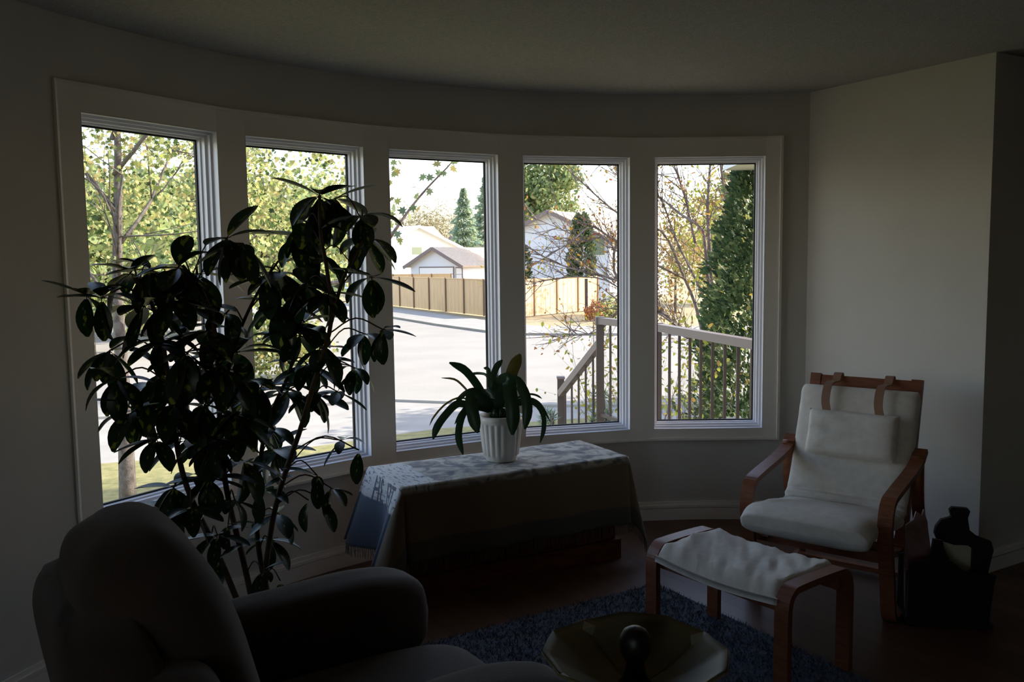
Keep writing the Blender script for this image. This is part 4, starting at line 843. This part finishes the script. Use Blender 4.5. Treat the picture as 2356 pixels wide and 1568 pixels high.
# ------------------------------------------------------------------ bentwood armchair
def armchair():
    F = V((1.275, 3.63, 0)); lat = V((0.78, -0.625, 0)).normalized(); bk = V((-lat.y, lat.x, 0))
    root = empty('bentwood_armchair', F + bk * 0.3, 'cream cushioned bentwood armchair with headrest beside the right wall', 'armchair')
    P = lambda l, b, z: F + lat * l + bk * b + V((0, 0, z))
    for s in (-1, 1):
        l = s * 0.295
        slab_sweep(MB(), spline([P(l, 0.52, 0.655), P(l, 0.44, 0.605), P(l, 0.30, 0.575), P(l, 0.12, 0.548), P(l, 0.03, 0.525), P(l, -0.005, 0.46), P(l, 0.0, 0.36), P(l, 0.04, 0.20), P(l, 0.07, 0.06), P(l, 0.11, 0.013), P(l, 0.2, 0.012), P(l, 0.62, 0.012)], 50), lat, 0.058, 0.024).build('arm', M['wood'], root)
        l2 = s * 0.235
        slab_sweep(MB(), spline([P(l2, 0.03, 0.30), P(l2, 0.2, 0.255), P(l2, 0.38, 0.215), P(l2, 0.46, 0.25), P(l2, 0.52, 0.40), P(l2, 0.60, 0.66), P(l2, 0.68, 0.95)], 40), lat, 0.05, 0.026).build('back_frame', M['wood'], root)
        slab_sweep(MB(), spline([P(l, 0.60, 0.015), P(l, 0.66, 0.05), P(l, 0.62, 0.2), P(l, 0.50, 0.40), P(l, 0.47, 0.64)], 24), lat, 0.05, 0.022).build('leg', M['wood'], root, True)
    for b, z, hh in ((0.06, 0.285, 0.05), (0.42, 0.21, 0.05)): MB().box(P(0, b, z), lat * 0.28, bk * 0.012, V((0, 0, hh / 2))).build('stretcher', M['wood'], root)
    MB().box(P(0, 0.62, 0.03), lat * 0.29, bk * 0.02, V((0, 0, 0.012))).build('stretcher', M['wood'], root)
    up = V((0, 0, 1)); bd = (bk * 0.09 + up * 0.305).normalized()
    MB().box(P(0, 0.670, 0.912), lat * 0.235, bd * 0.033, bd.cross(lat).normalized() * 0.009).build('top_rail', M['wood'], root)
    for k in range(4): MB().box(P(0, 0.545 + 0.03 * k, 0.47 + 0.11 * k), lat * 0.22, bd * 0.02, bd.cross(lat) * 0.006).build('slat', M['wood'], root)
    # cushion
    path = spline([P(0, 0.645, 0.89), P(0, 0.61, 0.78), P(0, 0.56, 0.64), P(0, 0.50, 0.48), P(0, 0.435, 0.37), P(0, 0.36, 0.315), P(0, 0.24, 0.325), P(0, 0.10, 0.35), P(0, -0.05, 0.36), P(0, -0.12, 0.335)], 130)
    vs, fs = [], []; m_ = 28; n = len(path) - 1
    for i, p in enumerate(path):
        d = (path[min(i + 1, n)] - path[max(i - 1, 0)]).normalized(); nn = lat.cross(d).normalized()
        if nn.z < 0: nn = -nn
        t = i / n; e = min(1, (min(t, 1 - t) / 0.045)); e = math.sqrt(max(0.0, 1 - (1 - e) ** 2)); th = (0.045 + 0.018 * math.exp(-((t - 0.93) / 0.09) ** 2)) * e + 0.001
        seam = 1 - 0.34 * math.exp(-((t - 0.42) / 0.012) ** 2) - 0.42 * math.exp(-((t - 0.54) / 0.014) ** 2) - 0.2 * math.exp(-((t - 0.47) / 0.012) ** 2)
        hw = 0.272 * (0.95 + 0.05 * e) + 0.004 * math.sin(t * 60) * (0.45 < t < 0.62)
        for k in range(m_):
            a = 2 * math.pi * k / m_; ca, sa = math.cos(a), math.sin(a)
            x = math.copysign(abs(ca) ** 0.35, ca) * hw; y = math.copysign(abs(sa) ** 0.7, sa) * th * seam
            wr = 0.004 * noise.noise(V((x * 14, t * 30, 3))) + 0.014 * noise.noise(V((x * 3, t * 60, 8))) * math.exp(-((t - 0.53) / 0.09) ** 2) + 0.004 * math.sin(x * 90) * math.exp(-((t - 0.9) / 0.06) ** 2) * (0.5 + noise.noise(V((x * 8, 0, 0))))
            vs.append(p + nn * (0.05 + y + (wr if sa > 0 else 0)) + lat * x)
    for i in range(n):
        for k in range(m_): a = i * m_ + k; b = i * m_ + (k + 1) % m_; fs.append((a, b, b + m_, a + m_))
    fs.append(tuple(range(m_))[::-1]); fs.append(tuple(range(n * m_, n * m_ + m_)))
    build('seat_cushion', vs, fs, M['cushion'], root, True)
    nrm = lat.cross((bk * 0.155 + up * 0.45).normalized()).normalized(); 
    if nrm.dot(bk) > 0: nrm = -nrm
    ud = (bk * 0.155 + up * 0.45).normalized(); hc = P(0.01, 0.575, 0.66) + nrm * 0.135
    pv, pf = [], []; nu, nv = 36, 22
    for side in (1, -1):
        for i in range(nu + 1):
            for j in range(nv + 1):
                x = -1 + 2 * i / nu; y = -1 + 2 * j / nv; th = 0.036 * max(0, 1 - abs(x) ** 7) ** 0.5 * max(0, 1 - abs(y) ** 5) ** 0.5 * (1 + 0.18 * noise.noise(V((x * 2.2, y * 2.2, side))))
                pv.append(hc + lat * 0.205 * x * (1 - 0.02 * (1 - abs(y))) + ud * 0.108 * y * (1 - 0.03 * (1 - abs(x))) + nrm * side * th)
    w2 = nv + 1; off = (nu + 1) * w2
    for i in range(nu):
        for j in range(nv):
            k = i * w2 + j; pf.append((k, k + w2, k + w2 + 1, k + 1)); pf.append((k + off, k + off + 1, k + off + w2 + 1, k + off + w2))
    build('headrest', pv, pf, M['cushion'], root, True)
    for s in (-1, 1):
        l = s * 0.115 + (-0.01 if s < 0 else 0.0)
        slab_sweep(MB(), spline([P(l, 0.695, 0.90), P(l, 0.69, 0.952), P(l, 0.66, 0.956), P(l, 0.63, 0.925), P(l, 0.60, 0.90) + nrm * 0.075, P(l, 0.59, 0.82) + nrm * 0.108, hc + lat * l + ud * 0.10 + nrm * 0.0], 20), lat, 0.038, 0.005).build('strap', M['strap'], root)
    # footstool
    root = empty('footstool', V((0.88, 3.24, 0)), 'low bentwood footstool with thin cream cushion in front of the armchair', 'footstool')
    u = V((0.60, -0.80, 0)); v = V((0.80, 0.60, 0)); c = V((0.88, 3.235, 0)); Q = lambda a, b, z: c + u * a + v * b + V((0, 0, z))
    for s in (-1, 1):
        a = s * 0.305
        slab_sweep(MB(), spline([Q(a, -0.185, 0.008), Q(a, -0.185, 0.2), Q(a, -0.183, 0.335), Q(a, -0.155, 0.385), Q(a, -0.10, 0.395), Q(a, 0.10, 0.395), Q(a, 0.155, 0.385), Q(a, 0.183, 0.335), Q(a, 0.185, 0.2), Q(a, 0.185, 0.008)], 60), u, 0.056, 0.024).build('leg_frame', M['wood'], root)
    for s in (-1, 1): MB().box(Q(0, s * 0.165, 0.335), u * 0.30, v * 0.011, V((0, 0, 0.025))).build('side_rail', M['wood'], root)
    vs, fs = [], []; nu, nv = 50, 26
    for i in range(nu + 1):
        a = -0.285 + 0.57 * i / nu
        for j in range(nv + 1):
            b = -0.196 + 0.392 * j / nv; ed = min(1, min(i, nu - i) / 2.5) * min(1, min(j, nv - j) / 2.5); ed = math.sqrt(max(0, 1 - (1 - ed) ** 2))
            sag = -0.018 * math.cos(a / 0.285 * math.pi / 2); wr = 0.010 * noise.noise(V((a * 18 + b * 14, b * 5, 2))) + 0.007 * noise.noise(V((a * 40 + b * 30, b * 8, 5)))
            vs.append(Q(a, b, 0.368 + 0.046 * ed + sag + wr * ed - 0.03 * max(0, (abs(b) - 0.15) / 0.046)))
    top = len(vs)
    for i in range(nu + 1):
        for j in range(nv + 1): vs.append(Q(-0.285 + 0.57 * i / nu, -0.196 + 0.392 * j / nv, 0.362 - 0.018 * math.cos((-0.285 + 0.57 * i / nu) / 0.285 * math.pi / 2)))
    w_ = nv + 1
    for i in range(nu):
        for j in range(nv):
            k = i * w_ + j; fs.append((k, k + w_, k + w_ + 1, k + 1)); k += top; fs.append((k, k + 1, k + w_ + 1, k + w_))
    for i in range(nu):
        for j in (0, nv): k = i * w_ + j; fs.append((k, k + w_, k + w_ + top, k + top))
    for j in range(nv):
        for i in (0, nu): k = i * w_ + j; fs.append((k, k + 1, k + 1 + top, k + top))
    build('cushion', vs, fs, M['cushion'], root, True)
armchair()

# ------------------------------------------------------------------ rug
def rug():
    P0 = V((-0.75, 3.25, 0)); P1 = V((0.72, 3.93, 0)); P2 = V((1.62, 3.02, 0)); P3 = V((1.3, 1.2, 0)); P4 = V((-0.7, 1.2, 0))
    P0 = V((-0.95, 3.0, 0)); P1 = V((0.66, 3.98, 0)); P2 = V((1.98, 1.85, 0)); P3 = V((0.37, 0.87, 0))
    root = empty('shag_rug', (P0 + P2) / 2, 'dark slate blue shag rug on the floor under the footstool', 'rug')
    n = len([0]); vs = [P0, P1, P2, P3]; vs = [v + V((0, 0, z)) for z in (0.0005, 0.008) for v in vs]
    m_ = mat('slate_blue_shag', S(70, 80, 98), 1.0, S(96, 100, 106), 30, 0.8, 120)
    build('backing', vs, [(3, 2, 1, 0), (4, 5, 6, 7), (0, 1, 5, 4), (1, 2, 6, 5), (2, 3, 7, 6), (3, 0, 4, 7)], m_, root)
    random.seed(8); V_, F_ = [], []
    for k in range(42000):
        a, b = random.random(), random.random(); p = P0 + (P1 - P0) * a + (P3 - P0) * b
        if p.y < 2.0: continue
        d = V((random.gauss(0, 0.5), random.gauss(0, 0.5), 1)).normalized(); x = d.cross(V((random.gauss(0, 1), random.gauss(0, 1), 0.1))).normalized(); h = random.uniform(0.012, 0.024); i = len(V_)
        V_ += [p + V((0, 0, 0.006)) - x * 0.0025, p + V((0, 0, 0.006)) + x * 0.0025, p + V((0, 0, 0.006)) + d * h]; F_.append((i, i + 1, i + 2))
    tag(build('pile', V_, F_, m_, root), kind='stuff')
rug()

# ------------------------------------------------------------------ magazine rack
def rack():
    c = V((1.80, 3.55, 0)); ax = V((0.98, -0.18, 0)).normalized(); ay = V((-ax.y, ax.x, 0))
    root = empty('magazine_rack', c, 'black wooden magazine rack with knobbed carrying handle against the right wall', 'rack')
    def board(poly, off, lean, th, name, z0=0.0):
        n = len(poly); vs = []
        for s in (-1, 1):
            for (x, z) in poly: vs.append(c + ax * x + ay * (off + lean * z + s * th / 2) + V((0, 0, z + z0)))
        fs = [tuple(range(n))[::-1], tuple(range(n, 2 * n))] + [(i, (i + 1) % n, (i + 1) % n + n, i + n) for i in range(n)]
        return build(name, vs, fs, M['blackwood'], root)
    # front panel (nearer the camera), with low right corner
    front = [(-0.165, 0.01), (0.15, 0.01), (0.16, 0.20), (0.165, 0.235), (0.10, 0.235), (0.04, 0.25), (-0.01, 0.29), (-0.04, 0.345), (-0.045, 0.375), (-0.08, 0.38), (-0.085, 0.33), (-0.095, 0.285), (-0.165, 0.275)]
    board(front, -0.075, -0.10, 0.018, 'panel')
    back = [(-0.15, 0.01), (0.16, 0.01), (0.165, 0.20), (0.185, 0.31), (0.175, 0.345), (0.12, 0.365), (0.09, 0.39), (0.082, 0.44), (0.09, 0.47), (0.08, 0.482), (0.022, 0.485), (0.01, 0.473), (0.018, 0.445), (0.012, 0.44), (-0.02, 0.43), (-0.04, 0.40), (-0.045, 0.37),
            (-0.035, 0.345), (0.03, 0.325), (0.085, 0.325), (0.105, 0.31), (0.105, 0.22), (0.06, 0.19), (-0.15, 0.20)]
    board(back, 0.0, 0.0, 0.02, 'handle_board')
    board([(-0.165, 0.01), (0.16, 0.01), (0.16, 0.24), (0.0, 0.26), (-0.15, 0.24)], 0.085, 0.12, 0.018, 'panel')
    MB().box(c + V((0, 0, 0.014)), ax * 0.165, ay * 0.095, V((0, 0, 0.010))).build('bottom', M['blackwood'], root)
    # contents
    def sheet(name, pts, off, lean, mt, label, cat):
        vs = []; n = len(pts)
        for s in (-1, 1):
            for (x, z) in pts: vs.append(c + ax * x + ay * (off + lean * z + s * 0.006) + V((0, 0, z)))
        fs = [tuple(range(n))[::-1], tuple(range(n, 2 * n))] + [(i, (i + 1) % n, (i + 1) % n + n, i + n) for i in range(n)]
        tag(build(name, vs, fs, mt, origin=c + ay * off), label, cat)
    sheet('magazine', [(-0.02, 0.04), (0.15, 0.04), (0.135, 0.30), (0.02, 0.345), (-0.03, 0.30)], 0.046, 0.10, M['paper'], 'cream paged magazine showing through the opening of the black rack', 'magazine')
    sheet('rolled_paper', [(-0.145, 0.03), (-0.02, 0.03), (-0.055, 0.36), (-0.06, 0.405), (-0.075, 0.455), (-0.082, 0.43), (-0.105, 0.445), (-0.115, 0.41), (-0.145, 0.385), (-0.15, 0.30)], 0.028, 0.05, M['pinkpaper'], 'pinkish crumpled paper with pointed top at the left side of the black rack', 'paper')
rack()

# ------------------------------------------------------------------ dark brown armchair, foreground left
def recliner():
    f = V((0.84, 0.54, 0)).normalized(); l = V((-f.y, f.x, 0)); c = V((-0.40, 2.02, 0)); u = V((0, 0, 1))
    root = empty('brown_armchair', c, 'dark brown velour armchair with tall rounded back in the left foreground', 'armchair')
    P = lambda a, b, z: c + f * a + l * b + u * z
    fold = lambda k, s: (lambda p: p * (1 + 0.018 * noise.noise(p * k + V((s, s, s))) + 0.010 * math.sin(p.z * 16 + 3 * p.y) * (abs(p.x) > 0.5)))
    MB().box(P(-0.02, 0, 0.17), f * 0.36, l * 0.38, u * 0.13).build('base', M['brown'], root)
    mb = puff(MB(), P(0.07, 0, 0.37), f * 0.36, l * 0.27, u * 0.10, 0.5, 40, 24, fold(2.2, 1)); mb.build('seat', M['brown'], root, True)
    bd = (u * 1 - f * 0.22).normalized(); bn = bd.cross(l).normalized()
    def bshape(p):
        k = 1 - 0.30 * max(0, p.z) ** 2.2; return V((p.x * (1 - 0.25 * max(0, p.z) ** 2), p.y * k, p.z)) * (1 + 0.02 * noise.noise(p * 2.5)) 
    mb = puff(MB(), P(-0.42, 0.03, 0.655), bn * 0.165, l * 0.345, bd * 0.36, 0.62, 48, 40, lambda p: bshape(p) + V((0.035 * math.sin(p.z * 9) * (p.x > 0.3), 0, 0))); mb.build('backrest', M['brown'], root, True)
    mb = puff(MB(), P(-0.48, 0.0, 0.455), bn * 0.10, l * 0.375, bd * 0.44, 0.4, 40, 30, fold(2, 4)); mb.build('back_shell', M['brown'], root, True)
    mb = puff(MB(), P(-0.47, -0.31, 0.68), f * 0.10, l * 0.12, u * 0.13, 0.7, 32, 20); mb.build('back_wing', M['brown'], root, True)
    for s in (1, -1):
        arm = MB(); puff(arm, P(0.0, s * 0.37, 0.50), f * 0.38, l * 0.115, u * 0.135, 0.62, 48, 26, lambda p: V((p.x, p.y * (1 + 0.12 * p.x), p.z * (1 + 0.10 * p.x))) * (1 + 0.02 * noise.noise(p * 2.3 + V((s, 0, 0)))))
        arm.build('arm', M['brown'], root, True)
        MB().box(P(0.0, s * 0.38, 0.22), f * 0.34, l * 0.07, u * 0.2).build('arm_panel', M['brown'], root)
    for a in (-0.3, 0.28):
        for b in (-0.33, 0.33): MB().lathe(P(a, b, 0), [(0.001, 0), (0.022, 0), (0.028, 0.045), (0.001, 0.045)], 12).build('foot', M['blackwood'], root)
recliner()

# ------------------------------------------------------------------ panelled bowl with a knobbed post on a slim pedestal
def bowl():
    c = V((0.206, 1.452, 0)); T = 0.775
    root = empty('pedestal_stand', (c.x, c.y, 0), 'slim dark pedestal stand carrying the panelled bowl at the bottom edge', 'stand')
    MB().lathe(c, [(0.001, T - 0.02), (0.085, T - 0.02), (0.088, T - 0.01), (0.085, T), (0.001, T)], 40).build('top', M['blackwood'], root, True)
    MB().lathe(c, [(0.02, 0.10), (0.026, 0.3), (0.018, 0.55), (0.03, T - 0.02)], 20).build('column', M['blackwood'], root, True)
    for k in range(3):
        a = k * 2.094 + 0.4; d = V((math.cos(a), math.sin(a), 0)); MB().tube(spline([c + V((0, 0, 0.16)), c + d * 0.08 + V((0, 0, 0.10)), c + d * 0.16 + V((0, 0, 0.014))], 8), 0.013, 8).build('leg', M['blackwood'], root, True)
    root = empty('panelled_bowl', (c.x, c.y, T), 'octagonal cream glass-panelled bowl with dark ball-topped centre post at the bottom edge', 'bowl')
    ZB, ZR, RR = T + 0.012, 0.848, 0.160; m_ = 10
    def rim(a):      # outline: chamfered petals, corner every 90 degrees from 30
        q = (math.degrees(a) - 30) % 30; return RR * math.cos(R(15)) / math.cos(R(q - 15)) * (1.0 + 0.012 * math.cos(4 * (a - R(30)) + math.pi))
    def pt(a, t, lift=0.0): r = rim(a) * (0.10 + 0.90 * t); return V((c.x + r * math.cos(a), c.y + r * math.sin(a), ZB + (ZR - ZB) * t ** 1.7 + lift))
    for k in range(4):
        a0 = R(30 + 90 * k); vs, fs = [], []; q_ = 18
        for i in range(m_ + 1):
            for j in range(q_ + 1): s_ = j / q_; t = i / m_; vs.append(pt(a0 + R(90) * s_, t, 0.006 * math.sin(math.pi * s_) * t))
        for i in range(m_):
            for j in range(q_): k2 = i * (q_ + 1) + j; fs.append((k2, k2 + 1, k2 + q_ + 2, k2 + q_ + 1))
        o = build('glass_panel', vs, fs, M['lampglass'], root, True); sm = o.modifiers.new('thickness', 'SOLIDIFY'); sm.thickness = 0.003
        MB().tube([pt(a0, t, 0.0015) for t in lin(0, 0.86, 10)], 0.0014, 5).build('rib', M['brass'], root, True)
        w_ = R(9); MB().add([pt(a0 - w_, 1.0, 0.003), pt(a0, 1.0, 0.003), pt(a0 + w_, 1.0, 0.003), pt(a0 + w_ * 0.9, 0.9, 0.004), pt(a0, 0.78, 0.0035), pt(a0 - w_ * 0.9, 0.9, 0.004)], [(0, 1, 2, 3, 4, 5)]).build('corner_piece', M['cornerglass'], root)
    MB().tube([pt(R(6 * k), 1.0, 0.001) for k in range(61)], 0.0022, 5).build('rim', M['brass2'], root, True)
    MB().lathe((c.x, c.y, ZB), [(0.03, 0.0), (0.03, 0.006), (0.022, 0.016), (0.018, 0.028), (0.017, 0.036), (0.0155, 0.043), (0.019, 0.050), (0.0255, 0.063), (0.0275, 0.076), (0.0262, 0.090), (0.020, 0.101), (0.011, 0.1065), (0.001, 0.108)], 28).build('centre_post', M['blackgloss'], root, True)
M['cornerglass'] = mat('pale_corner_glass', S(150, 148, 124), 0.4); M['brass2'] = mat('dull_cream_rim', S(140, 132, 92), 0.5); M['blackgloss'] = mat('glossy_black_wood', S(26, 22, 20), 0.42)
bowl()
